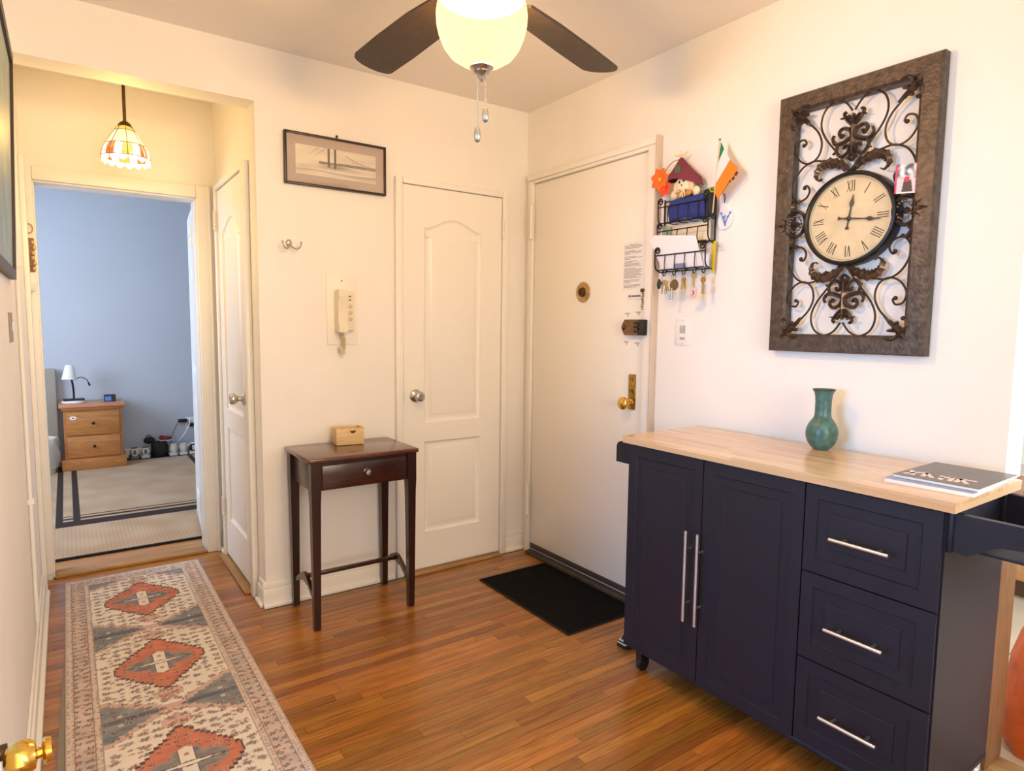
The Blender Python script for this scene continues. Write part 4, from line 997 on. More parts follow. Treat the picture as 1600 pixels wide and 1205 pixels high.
slab_thing('green_card', 'pale green card at the left of the middle tier', 'card', mat('card_green', rgb(150, 168, 152), .6), [(-1.05, 1.66), (-1.095, 1.66), (-1.095, 1.735), (-1.05, 1.745)], -.046, -.043)
bp_ = thing('blue_pouch', 'royal blue folded fabric pouch in the top tier of the wire rack', 'pouch', (-.045, -1.19, 1.752))
rows = []
for i in range(13):
    t = i/12; a = t*2*PI; r_ = []
    for j in range(15):
        u = j/14; y_ = -1.098-.186*u; sag = .004*math.sin(u*9)+.003*nz(u*6, t*7)
        xx = -.056+(.0105+sag*.4)*math.cos(a); zz_ = 1.793+.012*u*0+(.041+sag)*math.sin(a)+.005*math.sin(u*5)
        xx = max(xx, -.067)
        r_.append((xx, y_, zz_))
    rows.append(r_)
m_ = MB(); V = [[m_.bm.verts.new(p) for p in r_] for r_ in rows[:-1]]
for i in range(12):
    for j in range(14): m_.face([V[i][j], V[i][j+1], V[(i+1) % 12][j+1], V[(i+1) % 12][j]])
m_.face([V[i][0] for i in range(12)]); m_.face([V[i][14] for i in range(12)][::-1])
bluefab = mat('royal_blue_cloth', rgb(38, 52, 130), .7, var=.3, vscale=40)
m_.build('pouch_body', bluefab, bp_)
MB().prism([(-1.10, 1.808), (-1.284, 1.800), (-1.276, 1.842), (-1.11, 1.836)], lambda a, b, d: Vector((d, a, b)), -.0685, -.0672).build('pouch_flap', bluefab, bp_)
slab_thing('notebook', 'black notebook at the right of the top tier beside the blue pouch', 'notebook', blackplas, [(-1.288, 1.752), (-1.306, 1.752), (-1.306, 1.842), (-1.288, 1.842)], -.062, -.02)
# green holiday cards behind
slab_thing('green_card', 'green card with a yellow burst at the right of the top tier', 'card', mat('leaf_green', rgb(78, 128, 48), .7), [(-1.238, 1.79), (-1.292, 1.79), (-1.292, 1.874), (-1.238, 1.866)], -.0155, -.012)
yb = thing('paper_star', 'small yellow paper star before the green card on the wire rack', 'star', (-.019, -1.268, 1.845))
pts = [(-1.268+(.022 if k % 2 == 0 else .008)*math.sin(PI*k/5), 1.848+(.022 if k % 2 == 0 else .008)*math.cos(PI*k/5)) for k in range(10)]
MB().prism(pts, lambda a, b, d: Vector((d, a, b)), -.0185, -.0165).build('star', mat('star_yellow', rgb(240, 206, 70), .6), yb)

# scarecrow figure
sc = thing('scarecrow_doll', 'scarecrow doll with a maroon pointed hat sitting in the top of the wire rack', 'doll', (-.03, -1.165, 1.80))
straw = mat('straw', rgb(230, 206, 160), .9); muslin = mat('muslin', rgb(244, 226, 190), .85, var=.08, vscale=60); maroon = mat('maroon_felt', rgb(122, 50, 66), .9, var=.15, vscale=50); dgreen = mat('dark_green_felt', rgb(82, 96, 74), .9)
MB().ball((-.048, -1.172, 1.893), (.03, .05, .044), 20, 14).build('head', muslin, sc)
m_ = MB(); n = 24; rings = []
for t, (ry, rx, cy, cz) in enumerate(((.088, .044, -1.166, 1.914), (.080, .042, -1.162, 1.93), (.054, .032, -1.153, 1.953), (.026, .018, -1.146, 1.985), (.007, .006, -1.142, 2.008))):
    rings.append([m_.bm.verts.new((-.046+rx*math.cos(2*PI*k/n), cy+ry*math.sin(2*PI*k/n), cz-.22*ry*math.sin(2*PI*k/n)*-1*(1-t/5)-(.016*(math.cos(4*PI*k/n)*-1+1)*.5 if t == 0 else 0))) for k in range(n)])
for A, B in zip(rings, rings[1:]):
    for k in range(n): m_.face([A[k], A[(k+1) % n], B[(k+1) % n], B[k]])
m_.face(rings[-1]); hat = m_.build('hat', maroon, sc)
MB().ball((-.0805, -1.152, 1.954), (.004, .017, .019), 12, 8).build('hat_patch', dgreen, hat)
for k in range(7):
    a = (k-3)*.28; MB().tube(cr([(-.046, -1.142, 2.0), (-.048-.006*math.sin(k), -1.142+.02*math.sin(a), 2.018), (-.05, -1.142+.05*math.sin(a), 2.03+.008*math.cos(k*2.)-.012*abs(a))], 4), .0018, 5).build('raffia_strand', straw, hat)
for y_, z_ in ((-1.162, 1.902), (-1.184, 1.905)): MB().ball((-.078, y_, z_), (.003, .0042, .0058), 8, 6).build('eye', blackplas, sc)
MB().ball((-.080, -1.176, 1.888), (.003, .003, .004), 8, 6).build('nose', mat('nose_purple', rgb(110, 90, 120), .7), sc)
MB().tube(cr([(-.0765, -1.156, 1.875), (-.078, -1.168, 1.866), (-.076, -1.186, 1.864), (-.072, -1.198, 1.87)], 4), .0012, 5).build('mouth', inkm, sc)
MB().ball((-.062, -1.212, 1.895), (.012, .014, .034), 10, 8).ball((-.06, -1.13, 1.885), (.01, .010, .026), 10, 8).build('hair_tuft', straw, sc)
MB().ball((-.0255, -1.16, 1.825), (.016, .05, .045), 14, 10).build('body', mat('green_shirt', rgb(84, 128, 58), .9), sc)
gc = mat('copper_ribbon', rgb(196, 130, 76), .6)
for s_ in (-1, 1):
    bw = MB().ball((-.078, -1.19-s_*.02, 1.853), (.007, .017, .012), 10, 8).build('bow_loop', gc, sc)
for k, (y_, dz) in enumerate(((-1.183, .032), (-1.196, .03), (-1.176, .03))): MB().tube(cr([(-.08, -1.188, 1.87), (-.084, y_, 1.85), (-.083, y_+.004*(k-1), 1.87-dz)], 4), .003, 5).build('raffia_strand', straw, sc)
for y_ in (-1.115, -1.225): MB().ball((-.05, y_, 1.862), (.012, .02, .02), 10, 8).build('collar', muslin, sc)
# orange silk leaf flower
of = thing('silk_flower', 'orange silk maple leaf flower hanging at the left of the wire rack', 'flower', (-.05, -1.06, 1.90))
om = mat('orange_silk', rgb(244, 112, 34), .7, var=.2, vscale=30); om2 = mat('red_orange_silk', rgb(228, 74, 28), .7)
def petal(c, ang, L_, w_, m, par, lift=.01):
    rows = []
    for i in range(6):
        t = i/5; wd = w_*math.sin(PI*min(1, t*.9+.08))**.8*(1.15 if i == 3 else 1); r_ = []
        for j in (-1, 0, 1):
            u = t*L_; v = j*wd; r_.append(Vector(c)+Vector((-lift*math.sin(t*PI*.7)+.003*abs(j), u*math.cos(ang)-v*math.sin(ang), u*math.sin(ang)+v*math.cos(ang))))
        rows.append(r_)
    return MB().sheet(rows, .0006).build('petal', m, par)
for k in range(7): petal((-.066, -1.048, 1.935), 2*PI*k/7+.3, .05, .017, om, of)
for k in range(5): petal((-.062, -1.076, 1.892), 2*PI*k/5+.1, .036, .013, om2, of)
MB().ball((-.073, -1.051, 1.933), (.006, .009, .009), 10, 8).build('flower_center', mat('flower_gold', rgb(236, 168, 40), .7), of)
MB().tube(cr([(-.058, -1.05, 1.94), (-.05, -1.066, 1.975), (-.048, -1.098, 2.0), (-.048, -1.138, 2.003)], 6), .0016, 6).build('stem', mat('stem_brown', rgb(124, 96, 56), .8), of)

# tricolour hand flag
fg = thing('hand_flag', 'small green, white and orange paper flag on a stick above the wire rack', 'flag', (-.04, -1.312, 1.80))
p0, p1 = Vector((-.058, -1.318, 1.76)), Vector((-.068, -1.346, 2.032))
MB().cyl(p0, p1, .0024, n=8).build('stick', mat('stick_wood', rgb(214, 190, 150), .7), fg)
MB().ball(p1, .005, 8, 6).build('stick_tip', mat('tip_green', rgb(120, 140, 110), .5), fg)
FGP = dict(g=[(-1.347, 2.024), (-1.369, 1.991), (-1.342, 1.951), (-1.337, 1.952)], w=[(-1.369, 1.991), (-1.4, 1.946), (-1.319, 1.857), (-1.319, 1.891), (-1.337, 1.952)], o=[(-1.4, 1.944), (-1.429, 1.915), (-1.433, 1.903), (-1.381, 1.844), (-1.342, 1.806), (-1.319, 1.856)], m=[(-1.433, 1.884), (-1.421, 1.869), (-1.406, 1.86), (-1.395, 1.851)])
def flagband(nm, poly, m):
    MB().prism(poly, lambda a, b, d: Vector((-.066+.05*(a+1.35)+.006*math.sin(a*60)-d, a, b)), 0, .0006).build(nm, m, fg)
GF, WF, OF = mat('flag_green', rgb(40, 136, 84), .7), mat('flag_white', rgb(236, 236, 240), .7), mat('flag_orange', rgb(246, 134, 34), .7)
flagband('green_band', FGP['g'], GF); flagband('white_band', FGP['w'], WF); flagband('orange_band', FGP['o'], OF)
for k, (a_, b_) in enumerate(FGP['m']):
    MB().obox(Vector((-.071, a_+.004, b_+.004)), (.0008, .011-.002*k, .016-.003*k), Matrix.Rotation(.6, 3, 'X')).build('print_mark', mat('mark_maroon', rgb(88, 26, 34), .7) if 'mark_maroon' not in MATS else MATS['mark_maroon'], fg)

# blue and white ceramic plaque, yellow pencil strap, clear hook
pl = thing('ceramic_ornament', 'blue and white bell shaped ceramic ornament hanging right of the wire rack', 'ornament', (-.006, -1.335, 1.70))
pp = c2([(-1.318, 1.80), (-1.342, 1.80), (-1.346, 1.778), (-1.372, 1.768), (-1.378, 1.735), (-1.362, 1.708), (-1.336, 1.698), (-1.318, 1.706), (-1.310, 1.735), (-1.316, 1.765)], 4)
MB().prism(pp, lambda a, b, d: Vector((d, a, b)), -.012, -.001).build('plaque', mat('white_ceramic', rgb(236, 238, 242), .25), pl)
cb = mat('delft_blue', rgb(96, 128, 190), .4)
for pts in ([(-1.325, 1.76), (-1.335, 1.735), (-1.345, 1.71)], [(-1.365, 1.758), (-1.352, 1.735), (-1.345, 1.71)], [(-1.342, 1.755), (-1.343, 1.73), (-1.345, 1.71)]):
    MB().tube([(-.0125, a, b) for a, b in c2(pts, 4)], .0022, 5).build('blue_stroke', cb, pl)
for a, b in ((-1.324, 1.762), (-1.366, 1.76), (-1.335, 1.745), (-1.355, 1.745)): MB().ball((-.0125, a, b), (.001, .005, .005), 8, 6).build('blue_flower', cb, pl)
MB().tube(cr([(-.004, -1.33, 1.80), (-.004, -1.332, 1.83), (-.006, -1.326, 1.84)], 4), .0018, 6).build('hanging_cord', mat('navy_cord', rgb(40, 52, 110), .7), pl)
ys_ = thing('yellow_strap', 'bright yellow strap hanging down at the right end of the wire rack', 'strap', (-.02, -1.30, 1.53))
MB().prism([(-1.295, 1.655), (-1.311, 1.655), (-1.308, 1.55), (-1.306, 1.525), (-1.296, 1.535)], lambda a, b, d: Vector((d, a, b)), -.024, -.021).build('strap', mat('strap_yellow', rgb(240, 210, 40), .6), ys_)
ch = thing('adhesive_hook', 'small clear plastic hook sticking out right of the wire rack', 'hook', (-.004, -1.335, 1.63))
MB().tube(cr([(-.004, -1.322, 1.632), (-.03, -1.335, 1.634), (-.05, -1.352, 1.632), (-.052, -1.36, 1.638)], 5), .003, 8).box(-.004, -.0003, -1.335, -1.31, 1.615, 1.65, .001).build('hook', mat('clear_plastic', rgb(224, 226, 224), .15), ch)

# keys on the hooks
keym = mat('key_nickel', rgb(178, 168, 150), .35, .9); keyb = mat('key_brass', rgb(170, 140, 84), .35, .9); keyd = mat('key_dark', rgb(122, 104, 76), .45, .8)
def ring(par, c, r, m, tw=0.):
    MB().tube([(c[0]+r*math.sin(tw)*math.cos(2*PI*k/20), c[1]+r*math.cos(tw)*math.cos(2*PI*k/20), c[2]+r*math.sin(2*PI*k/20)) for k in range(20)], .0013, 6, closed=True).build('key_ring', m, par)
def key(par, c, L_, ang, m, bow=.011, dx=0.):
    e = Vector((math.sin(ang), -math.cos(ang))); f = Vector((-e.y, e.x)); O = Vector((c[1], c[2]))
    pts = [(bow*1.0*math.sin(2*PI*k/16), bow*(1-math.cos(2*PI*k/16))) for k in range(2, 15)]
    # bow drawn as a loop, blade below with teeth
    loop = [O+f*(bow*math.cos(2*PI*k/18))+e*(bow+bow*math.sin(2*PI*k/18)) for k in range(18)]
    o = MB().prism([tuple(p) for p in loop], lambda a, b, d: Vector((c[0]+d, a, b)), -.001, .001).build('key_bow', m, par)
    bl = [(-.004, bow*1.8), (-.004, L_), (0, L_+.004), (.004, L_-.002), (.0022, L_-.006), (.004, L_-.01), (.002, L_-.014), (.004, L_-.019), (.004, bow*1.8)]
    MB().prism([tuple(O+f*a+e*b) for a, b in bl], lambda a, b, d: Vector((c[0]+d, a, b)), -.0009, .0009).build('key_blade', m, par)
def keyset(label, i, L_=.0): return thing('key_set', label, 'keys', (-.08, HK[i], 1.45), group='key sets on the rack hooks')
k1 = keyset('bunch of keys with a black fob on the leftmost hook of the rack', 0)
ring(k1, (-.08, HK[0], 1.518), .011, keym); MB().ball((-.084, -1.088+.012, 1.492), (.006, .011, .022), 12, 8).build('fob', blackplas, k1)
key(k1, (-.079, -1.094, 1.507), .055, .12, keym, .010); key(k1, (-.077, -1.104, 1.507), .05, -.15, keyb, .011); key(k1, (-.081, -1.11, 1.505), .044, -.35, keym, .010); ring(k1, (-.082, -1.112, 1.462), .012, keym, .4)
k2 = keyset('bunch with a round bronze medal and a long bit key on the second hook', 1)
ring(k2, (-.08, HK[1], 1.516), .013, keym); ring(k2, (-.082, HK[1]-.006, 1.514), .013, keym, .5)
MB().lathe([(.001, -.003), (.021, -.003), (.0225, 0), (.021, .003), (.001, .003)], (-.085, -1.16, 1.485), 24, (-1, 0, 0), cap=False).build('medal', keyd, k2)
key(k2, (-.08, -1.148, 1.498), .036, .35, keyb)
MB().cyl((-.086, -1.15, 1.472), (-.086, -1.15, 1.425), .003, n=8).box(-.088, -.084, -1.15, -1.137, 1.426, 1.431).box(-.088, -.084, -1.15, -1.138, 1.436, 1.441).build('bit_key', keym, k2)
k3 = keyset('small bunch of silver keys on the middle hook of the rack', 2)
ring(k3, (-.08, HK[2], 1.519), .009, keym); key(k3, (-.079, -1.2, 1.512), .045, .1, keym, .009); key(k3, (-.077, -1.205, 1.512), .047, -.1, keym, .008); key(k3, (-.083, -1.206, 1.513), .04, -.2, keyb, .008)
k4 = keyset('single large key with a red and white boot charm on the fourth hook', 3)
key(k4, (-.08, HK[3], 1.534), .07, 0, keym, .0155)
ch_ = c2([(-1.248, 1.468), (-1.272, 1.466), (-1.275, 1.445), (-1.262, 1.428), (-1.235, 1.424), (-1.222, 1.432), (-1.226, 1.442), (-1.246, 1.444)], 4)
MB().prism(ch_, lambda a, b, d: Vector((d, a, b)), -.086, -.077).build('charm', mat('charm_pink', rgb(222, 196, 194), .4), k4)
MB().prism(c2([(-1.256, 1.462), (-1.266, 1.448), (-1.25, 1.434), (-1.26, 1.447)], 4), lambda a, b, d: Vector((d, a, b)), -.0868, -.0862).build('charm_stripe', mat('charm_red', rgb(160, 50, 60), .5), k4)
k5 = keyset('two slim brass keys on the rightmost hook of the rack', 4)
ring(k5, (-.08, HK[4], 1.52), .010, keym); key(k5, (-.079, -1.302, 1.511), .052, .02, keyb, .0125); key(k5, (-.076, -1.304, 1.48), .034, .3, keym, .006); key(k5, (-.083, -1.306, 1.482), .038, -.1, keym, .007)

# ------------------------------------------------------------------ bedroom
fb = thing('floor_bedroom', 'light oak floor showing at the bedroom threshold', None, (-1.7, 2.5, 0), kind='structure')
MB().box(-3.7, .3, YD+.12, 4.2, -.12, -.012).build('subfloor', subf, fb)
oakl = wood('light_oak', rgb(170, 116, 62), rgb(208, 154, 92), (2.5, 46, 30), .35, tint=.15)
for k in range(8):
    MB().box(-3.6, .2, YD+.121+k*.06, YD+.12+(k+1)*.06-.001, -.012, 0).build('plank', oakl, fb)
mb = MB().box(-3.6, .2, YD+.12+8*.06, 4.1, -.012, 0); mb.build('floor_under_rug', oakl, fb)
base('baseboard_bedroom', -3.6, .2, 4.1, 4.1, 'white baseboard along the far bedroom wall', '-y', h=.09)
br = thing('area_rug', 'beige ribbed area rug with dark brown stripe borders in the bedroom', 'rug', (-1.7, 2.6, 0))
BX0, BX1, BY0, BY1 = -2.95, -.45, 1.19, 3.96
bgc, drk, lgt = hexc(180, 150, 120), hexc(62, 52, 48), hexc(194, 168, 138)
def brug(x, y):
    if y < 1.225 or x < BX0+.03 or x > BX1-.03 or y > BY1-.03: return hexc(18, 18, 20)
    ex = min(x+2.275, -1.105-x)   # distance inside the outer stripe on both sides
    rib = .06*math.sin(x*2*PI/.021); c = tuple(v*(1+rib*(1 if y < 1.86 or ex < 0 else .25)) for v in mixc(bgc, lgt, .45+.9*nz(x*5, y*5, 2)))
    if y < 1.86 or y > 3.92: return c
    if ex < 0: return c
    if 1.86 <= y < 1.985: c = drk
    if 0 <= ex < .042 or .095 <= ex < .135: c = drk
    if 2.03 <= y < 2.062 or 2.105 <= y < 2.128: c = drk
    return c
MB().box(BX0, BX1, BY0, BY1, .0003, .006, .001).build('binding', mat('rug_binding', rgb(20, 20, 22), .9), br)
paint_grid('rug_pile', vcol('ribbed_weave', .95, .2, 300), BX0, BX1, BY0, BY1, 500, 280, lambda a, b: (a, b, .0072), brug, br)

# nightstand
ns = thing('nightstand', 'honey pine nightstand with two drawers against the blue bedroom wall', 'nightstand', (-1.995, 3.86, .0075))
hon = wood('honey_pine', rgb(166, 104, 52), rgb(196, 134, 74), (5, 40, 40), .4); NX0, NX1, NY0, NY1 = -2.215, -1.782, 3.70, 4.07
MB().box(NX0, NX1, NY0+.012, NY1, .105, .535).build('carcass', hon, ns)
MB().box(NX0-.025, NX1+.025, NY0-.018, NY1, .0075, .105, .006).build('plinth', hon, ns)
MB().box(NX0-.012, NX1+.012, NY0-.006, NY1, .535, .556, .004).build('cornice_moulding', hon, ns)
MB().box(NX0-.03, NX1+.03, NY0-.022, NY1, .556, .585, .008).build('top', wood('pine_top', rgb(186, 120, 84), rgb(210, 150, 112), (5, 40, 40), .35), ns)
for z0, z1 in ((.315, .515), (.118, .302)):
    dr = MB().box(NX0+.02, NX1-.02, NY0-.004, NY0+.011, z0, z1, .003).build('drawer', hon, ns)
    MB().lathe([(.001, 0), (.012, 0), (.006, .006), (.007, .012), (.013, .018), (.011, .026), (.001, .028)], ((NX0+NX1)/2, NY0-.004, (z0+z1)/2), 14, (0, -1, 0), cap=False).build('knob', blackm, dr)
tg = MB().prism([(-2.145+.026*math.cos(2*PI*k/20), .468+.017*math.sin(2*PI*k/20)) for k in range(20)], lambda a, b, d: Vector((a, 3.6955-d, b)), 0, .002).build('sticker', whitep, ns); tg['label'] = 'white oval sticker'
MB().ball((-2.145, 3.692, .468), (.009, .0015, .006), 8, 6).build('sticker_mark', inkm, tg)

# desk lamp
dl = thing('desk_lamp', 'white cone desk lamp with a black gooseneck on the nightstand', 'lamp', (-2.13, 3.85, .585))
MB().box(-2.21, -2.05, 3.80, 3.90, .608, .622, .006).build('base', blackplas, dl)
MB().tube(cr([(-2.13, 3.85, .62), (-2.13, 3.85, .70), (-2.138, 3.845, .78), (-2.145, 3.84, .80)], 6), .008, 8).build('neck', blackm, dl)
MB().lathe([(.028, .13), (.034, .125), (.04, .09), (.052, .03), (.058, .0), (.056, .0), (.038, .09), (.026, .124), (.001, .128)], (-2.158, 3.83, .792), 24, (.06, .12, 1), cap=False).build('shade', mat('lamp_white', rgb(240, 240, 240), .35), dl)
MB().tube(cr([(-2.11, 3.84, .80), (-2.07, 3.84, .812), (-2.03, 3.84, .79), (-2.015, 3.84, .755)], 6), .004, 6).build('clip_arm', blackm, dl)
MB().cyl((-2.018, 3.84, .765), (-2.008, 3.84, .735), .007, .009, 10).build('clip_light', blackplas, dl)
wd_ = thing('white_disc_box', 'flat white box under the black base of the desk lamp', 'box', (-2.13, 3.85, .585))
MB().lathe([(.001, 0), (.085, 0), (.09, .004), (.09, .018), (.085, .022), (.001, .0222)], (-2.13, 3.85, .5855), 28, cap=False, sy=.7).build('box', whitep, wd_)
ac = thing('alarm_clock', 'small black alarm clock with a blue face on the nightstand', 'clock', (-1.86, 3.86, .585))
MB().prism([(3.83, .5855), (3.90, .5855), (3.89, .645), (3.845, .645)], lambda a, b, d: Vector((d, a, b)), -1.905, -1.815).build('body', blackplas, ac)
MB().prism([(3.833, .593), (3.846, .640), (3.844, .640), (3.831, .593)], lambda a, b, d: Vector((d, a, b)), -1.898, -1.85).build('screen', mat('clock_screen', rgb(70, 110, 180), .3, emit=.25), ac)

# headboard and bin
hb = thing('headboard', 'grey beige upholstered headboard left of the nightstand', 'headboard', (-2.75, 4.05, .0075))
hbm = mat('beige_upholstery', rgb(168, 162, 150), .9, bump=.1, bscale=400)
MB().box(-3.3, -2.252, 4.015, 4.085, .12, .88, .015, 3).build('panel', hbm, hb)
for x_ in (-3.25, -2.31): MB().box(x_, x_+.05, 4.03, 4.08, .0075, .12).build('leg', hbm, hb)
tb = thing('trash_bin', 'white bin with a translucent plastic bag beside the nightstand', 'bin', (-2.40, 3.74, .0075))
MB().lathe([(.001, 0), (.09, 0), (.105, .26), (.112, .30), (.106, .302), (.10, .26), (.088, .01), (.001, .01)], (-2.375, 3.72, .008), 28, cap=False).build('bin', mat('bin_cream', rgb(226, 218, 196), .5), tb)
def wob(a, z): return 1+.05*math.sin(a*9+z*30)+.04*math.sin(a*5-z*50)
MB().lathe([(.112, .303), (.119, .295), (.124, .24), (.128, .18), (.122, .10), (.112, .05), (.108, .04)], (-2.375, 3.72, .008), 48, cap=False, wob=wob).build('bag', mat('plastic_bag', rgb(214, 216, 214), .3, trans=.2), tb)

# shoes on a black strip
shm = thing('shoe_tray', 'long black shoe mat under the row of shoes by the bedroom wall', 'mat', (-1.35, 4.0, 0))
MB().box(-1.745, -.95, 3.962, 4.082, .0003, .008, .002).build('tray', blackplas, shm)
def shoe(name, label, x, y, up, acc, sole, toe_away=True, h=.105):
    t = thing(name, label, 'shoe', (x, y, .0085), 0, 'shoes along the bedroom wall')
    # sections from heel (front, towards the room) to toe (wall)
    L_ = .125
    def loft(secs, m, nm, par, n=16):
        m_ = MB(); rings = []
        for yy, w_, z0, z1 in secs:
            rings.append([m_.bm.verts.new((w_*math.cos(2*PI*k/n), yy, (z0+z1)/2+(z1-z0)/2*math.sin(2*PI*k/n))) for k in range(n)])
        for A, B in zip(rings, rings[1:]):
            for k in range(n): m_.face([A[k], A[(k+1) % n], B[(k+1) % n], B[k]])
        m_.face(rings[0][::-1]); m_.face(rings[-1]); return m_.build(nm, m, par, world=False)
    s_ = L_/.28
    so = MB().prism([(w_*sx, yy) for sx, rng in ((1, 1), (-1, -1)) for yy, w_ in [(-.0, .026), (.02, .036), (.08, .034), (.16, .04), (.22, .044), (.26, .034), (.28, .014)][::rng]], lambda a, b, d: Vector((a, (b-.14)*.42, d)), 0, .026).build('sole', sole, t, world=False)
    secs = [(-.055, .022, .02, h*.86), (-.045, .032, .018, h), (-.02, .033, .018, h*.98), (0, .034, .018, h*.9), (.02, .036, .018, h*.7), (.04, .037, .018, h*.56), (.052, .026, .02, h*.48)]
    loft(secs, up, 'upper', t)
    MB().tube([(.022*math.cos(2*PI*k/16), -.028+.02*math.sin(2*PI*k/16), h*.96+.006*math.cos(2*PI*k/16)**2) for k in range(16)], .006, 6, closed=True).build('collar', acc, t, world=False)
    MB().box(-.012, .012, -.0585, -.0565, .04, h*.8, .001).build('heel_tab', acc, t, world=False)
    for k in range(3): MB().box(-.016, .016, .004+k*.012, .010+k*.012, h*(.92-.12*k), h*(.92-.12*k)+.005, .001).build('lace', acc, t, world=False)
    return t
wht = mat('sneaker_white', rgb(228, 228, 224), .6); gry = mat('sneaker_grey', rgb(120, 124, 128), .7); crm = mat('sneaker_cream', rgb(216, 204, 180), .7); bk = mat('sneaker_black', rgb(30, 30, 34), .7)
shoe('sneaker', 'white and grey sneaker nearest the nightstand, heel to the room', -1.675, 4.02, wht, gry, gry)
shoe('sneaker', 'white and grey sneaker second from the nightstand', -1.585, 4.02, wht, gry, wht)
shoe('sneaker', 'cream sneaker just right of the dark bag', -1.345, 4.02, crm, wht, wht)
shoe('sneaker', 'cream sneaker second from the dark bag, under the white cable', -1.258, 4.02, crm, wht, wht)
shoe('sneaker', 'black and white sneaker near the right end of the row', -1.17, 4.02, bk, wht, wht)
shoe('sneaker', 'black and white sneaker at the door end of the row', -1.085, 4.02, bk, wht, wht)
bg = thing('black_bag', 'slumped black bag with a red lining between the sneakers', 'bag', (-1.47, 4.03, .0085))
def wob2(a, z): return 1+.10*math.sin(a*3+z*22)+.06*math.sin(a*7-z*40)
MB().lathe([(.001, 0), (.062, 0), (.075, .03), (.074, .08), (.066, .12), (.06, .14), (.05, .13), (.001, .10)], (-1.465, 4.025, .009), 32, cap=False, wob=wob2, sy=.72).build('bag_body', bk, bg)
MB().ball((-1.545, 4.04, .165), (.05, .028, .035), 16, 10).build('bag_flap', bk, bg)
MB().tube(cr([(-1.57, 4.03, .18), (-1.565, 4.02, .215), (-1.54, 4.02, .215), (-1.53, 4.03, .19)], 5), .004, 6).build('handle', bk, bg)
rs = thing('red_shoe', 'dark red shoe lying on top of the black bag', 'shoe', (-1.43, 4.02, .154))
MB().ball((-1.40, 4.02, .178), (.05, .025, .02), 14, 8).ball((-1.44, 4.02, .186), (.025, .024, .022), 12, 8).build('upper', mat('dark_red', rgb(128, 40, 40), .6), rs)
MB().box(-1.46, -1.345, 3.995, 4.045, .154, .161, .003).build('sole', wht, rs)

# outlet and adapters
ot = thing('wall_outlet', 'white outlet plate on the bedroom wall with adapters plugged in', 'outlet', (-1.16, 4.1, .26))
MB().box(-1.215, -1.105, 4.094, 4.0997, .25, .36, .002).build('plate', whitep, ot)
for lab, x_, z_ in (('black power adapter plugged into the upper outlet', -1.245, .315), ('black power adapter plugged into the lower outlet', -1.16, .268)):
    a_ = thing('power_adapter', lab, 'adapter', (x_, 4.06, z_), group='adapters at the bedroom outlet'); MB().box(x_-.04, x_+.04, 4.055, 4.0935, z_, z_+.032, .005).build('adapter', blackplas, a_)
cw = thing('white_cable', 'white power cable slanting down from the outlet to the floor', 'cable', (-1.25, 4.05, .0085))
MB().tube(cr([(-1.18, 4.06, .36), (-1.19, 4.045, .30), (-1.225, 4.04, .22), (-1.275, 4.045, .15), (-1.30, 4.083, .09), (-1.30, 4.0865, .012)], 8), .006, 6).build('cable', whitep, cw)
for lab, P in (('thin black cable falling left of the outlet', [(-1.285, 4.07, .32), (-1.32, 4.07, .25), (-1.35, 4.08, .16), (-1.36, 4.0865, .02)]), ('thin black cable falling right of the outlet', [(-1.13, 4.07, .27), (-1.125, 4.07, .2), (-1.13, 4.085, .12), (-1.13, 4.0865, .02)])):
    t = thing('black_cable', lab, 'cable', P[-1], group='black cables at the bedroom outlet'); MB().tube(cr(P, 6), .003, 6).build('cable', blackplas, t)

# ------------------------------------------------------------------ things beside the island
sl = thing('striped_slipper', 'black and white striped slipper peeking out left behind the island', 'slipper', (-.27, -1.19, 0))
m_ = MB(); n = 14; rings = []
for i in range(9):
    t = i/8; hgt = .012+.032*math.sin(PI*min(1, t*.8+.12)); wdt = .046*math.sin(PI*(t*.86+.07))**.5
    rings.append([m_.bm.verts.new((-.36+.26*t, -1.185+wdt*math.cos(PI*k/(n-1)), .012+hgt*math.sin(PI*k/(n-1)))) for k in range(n)])
for A, B in zip(rings, rings[1:]):
    for k in range(n-1): m_.face([A[k], A[k+1], B[k+1], B[k]])
m_.face(rings[0]); m_.face(rings[-1])
mm, nn_, LL, bb = nodes('slipper_stripes'); g_ = nn_.new('ShaderNodeNewGeometry'); wv_ = nn_.new('ShaderNodeTexWave'); wv_.bands_direction = 'Z'; wv_.inputs['Scale'].default_value = 24
rp = nn_.new('ShaderNodeValToRGB'); rp.color_ramp.interpolation = 'CONSTANT'; rp.color_ramp.elements[0].color = rgb(34, 34, 36); rp.color_ramp.elements[1].position = .5; rp.color_ramp.elements[1].color = rgb(206, 200, 190)
LL.new(g_.outputs['Position'], wv_.inputs['Vector']); LL.new(wv_.outputs[0], rp.inputs[0]); LL.new(rp.outputs[0], bb.inputs['Base Color']); bb.inputs['Roughness'].default_value = .9
m_.build('upper', mm, sl)
MB().prism([(-.36+.26*i/16, -1.185+.048*math.sin(PI*(i/16*.86+.07))**.5) for i in range(17)]+[(-.36+.26*i/16, -1.185-.048*math.sin(PI*(i/16*.86+.07))**.5) for i in range(16, -1, -1)], lambda a, b, d: Vector((a, b, d)), .0005, .0115).build('sole', blackplas, sl)
struct('trim_5', MB().box(-.002, .124, -2.326, -2.3155, .014, .885, .003), wood('tan_casing', rgb(112, 76, 44), rgb(140, 98, 60), (40, 40, 4), .5), 'tan wooden end board of the wall at the kitchen opening')
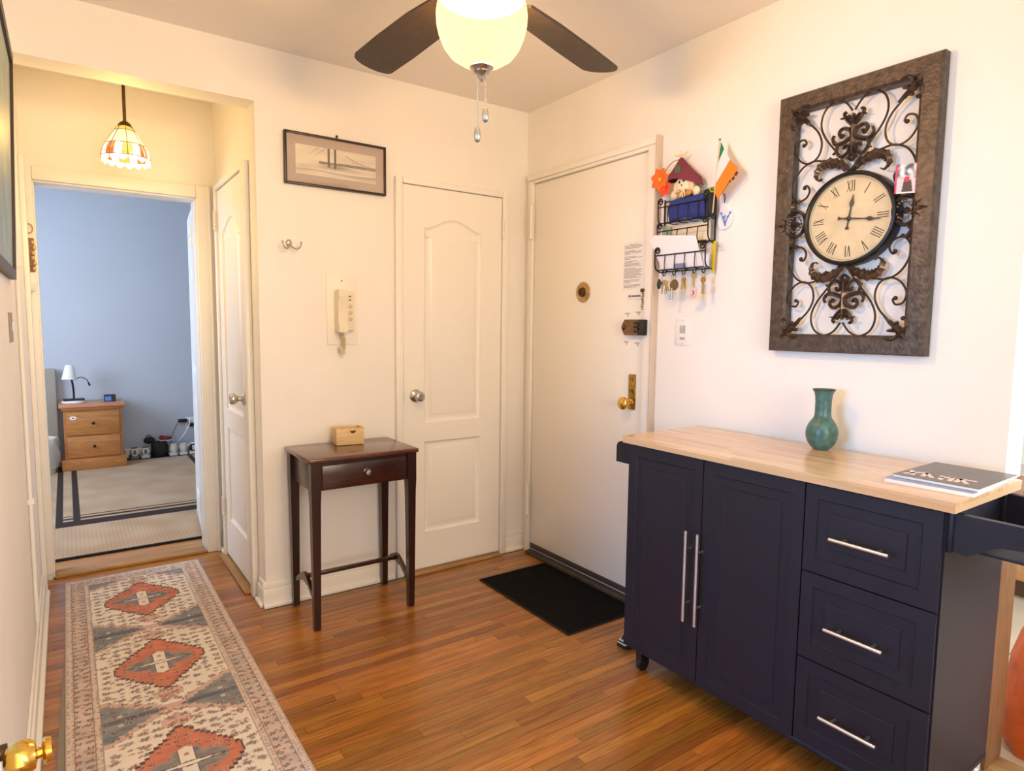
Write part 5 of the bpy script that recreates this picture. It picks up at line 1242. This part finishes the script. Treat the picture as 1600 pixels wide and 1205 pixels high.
# kitchen floor tiles, base cabinet and bag
kf = thing('floor_kitchen', 'beige square tile floor of the kitchen', None, (1.1, -2.4, 0), kind='structure')
MB().box(0, 2.2, -3.6, -1.2, -.12, -.01).build('grout_bed', mat('grout', rgb(150, 132, 112), .9), kf)
tilem = mat('beige_tile', rgb(206, 188, 164), .3, var=.12, vscale=6); tm = None
for i in range(7):
    for j in range(8):
        x0, y0 = .125+.3*i, -3.6+.3*j; x1, y1 = min(x0+.296, 2.2), y0+.296
        o = MB().box(x0, x1, y0, y1, -.01, 0, .0015, 1).build('tile', tilem, kf)
MB().box(0, .122, -3.3, -2.315, -.01, .012, .004).build('saddle', saddle2, kf)
kc = thing('kitchen_cabinet', 'low tan wooden cabinet glimpsed in the kitchen past the island end', 'cabinet', (1.9, -2.4, 0))
tanw = wood('tan_cabinet', rgb(176, 126, 74), rgb(206, 158, 104), (40, 40, 4), .45)
MB().box(1.62, 2.195, -3.4, -1.25, .09, .54).build('body', tanw, kc); MB().box(1.66, 2.195, -3.4, -1.25, .0005, .09).build('plinth', mat('plinth_brown', rgb(96, 70, 48), .6), kc)
MB().box(1.59, 2.195, -3.42, -1.23, .541, .57, .004).build('worktop', mat('kitchen_top', rgb(206, 190, 168), .4), kc)
for k in range(5):
    y0 = -3.38+k*.424
    dk_ = moulded(lambda a, b, d: Vector((1.6-d, -a, b)), (-y0-.416, -y0, .1, .53), [rectp(-y0-.366, -y0-.05, .15, .48)], DR, .018).build('door', tanw, kc)
    MB().ball((1.585, y0+.05, .4), .013, 10, 8).build('knob', blackm, dk_)
og = mat('orange_nylon', rgb(216, 98, 34), .45, var=.25, vscale=20)
ob = thing('orange_bag', 'orange bag slumped on the kitchen tiles beside the island end', 'bag', (.30, -2.37, 0))
def wob3(a, z): return 1+.13*math.sin(a*2+z*9)+.08*math.sin(a*5+z*16)+.05*math.sin(a*9-z*25)
MB().lathe([(.001, 0), (.118, 0), (.13, .05), (.115, .17), (.092, .28), (.062, .37), (.042, .42), (.05, .45), (.02, .445), (.001, .44)], (.30, -2.375, .001), 44, cap=False, wob=wob3, sy=.95).build('bag_body', og, ob)
MB().tube([(.30+.046*math.cos(2*PI*k/18), -2.375+.045*math.sin(2*PI*k/18), .415) for k in range(18)], .006, 6, closed=True).build('drawstring', blackplas, ob)
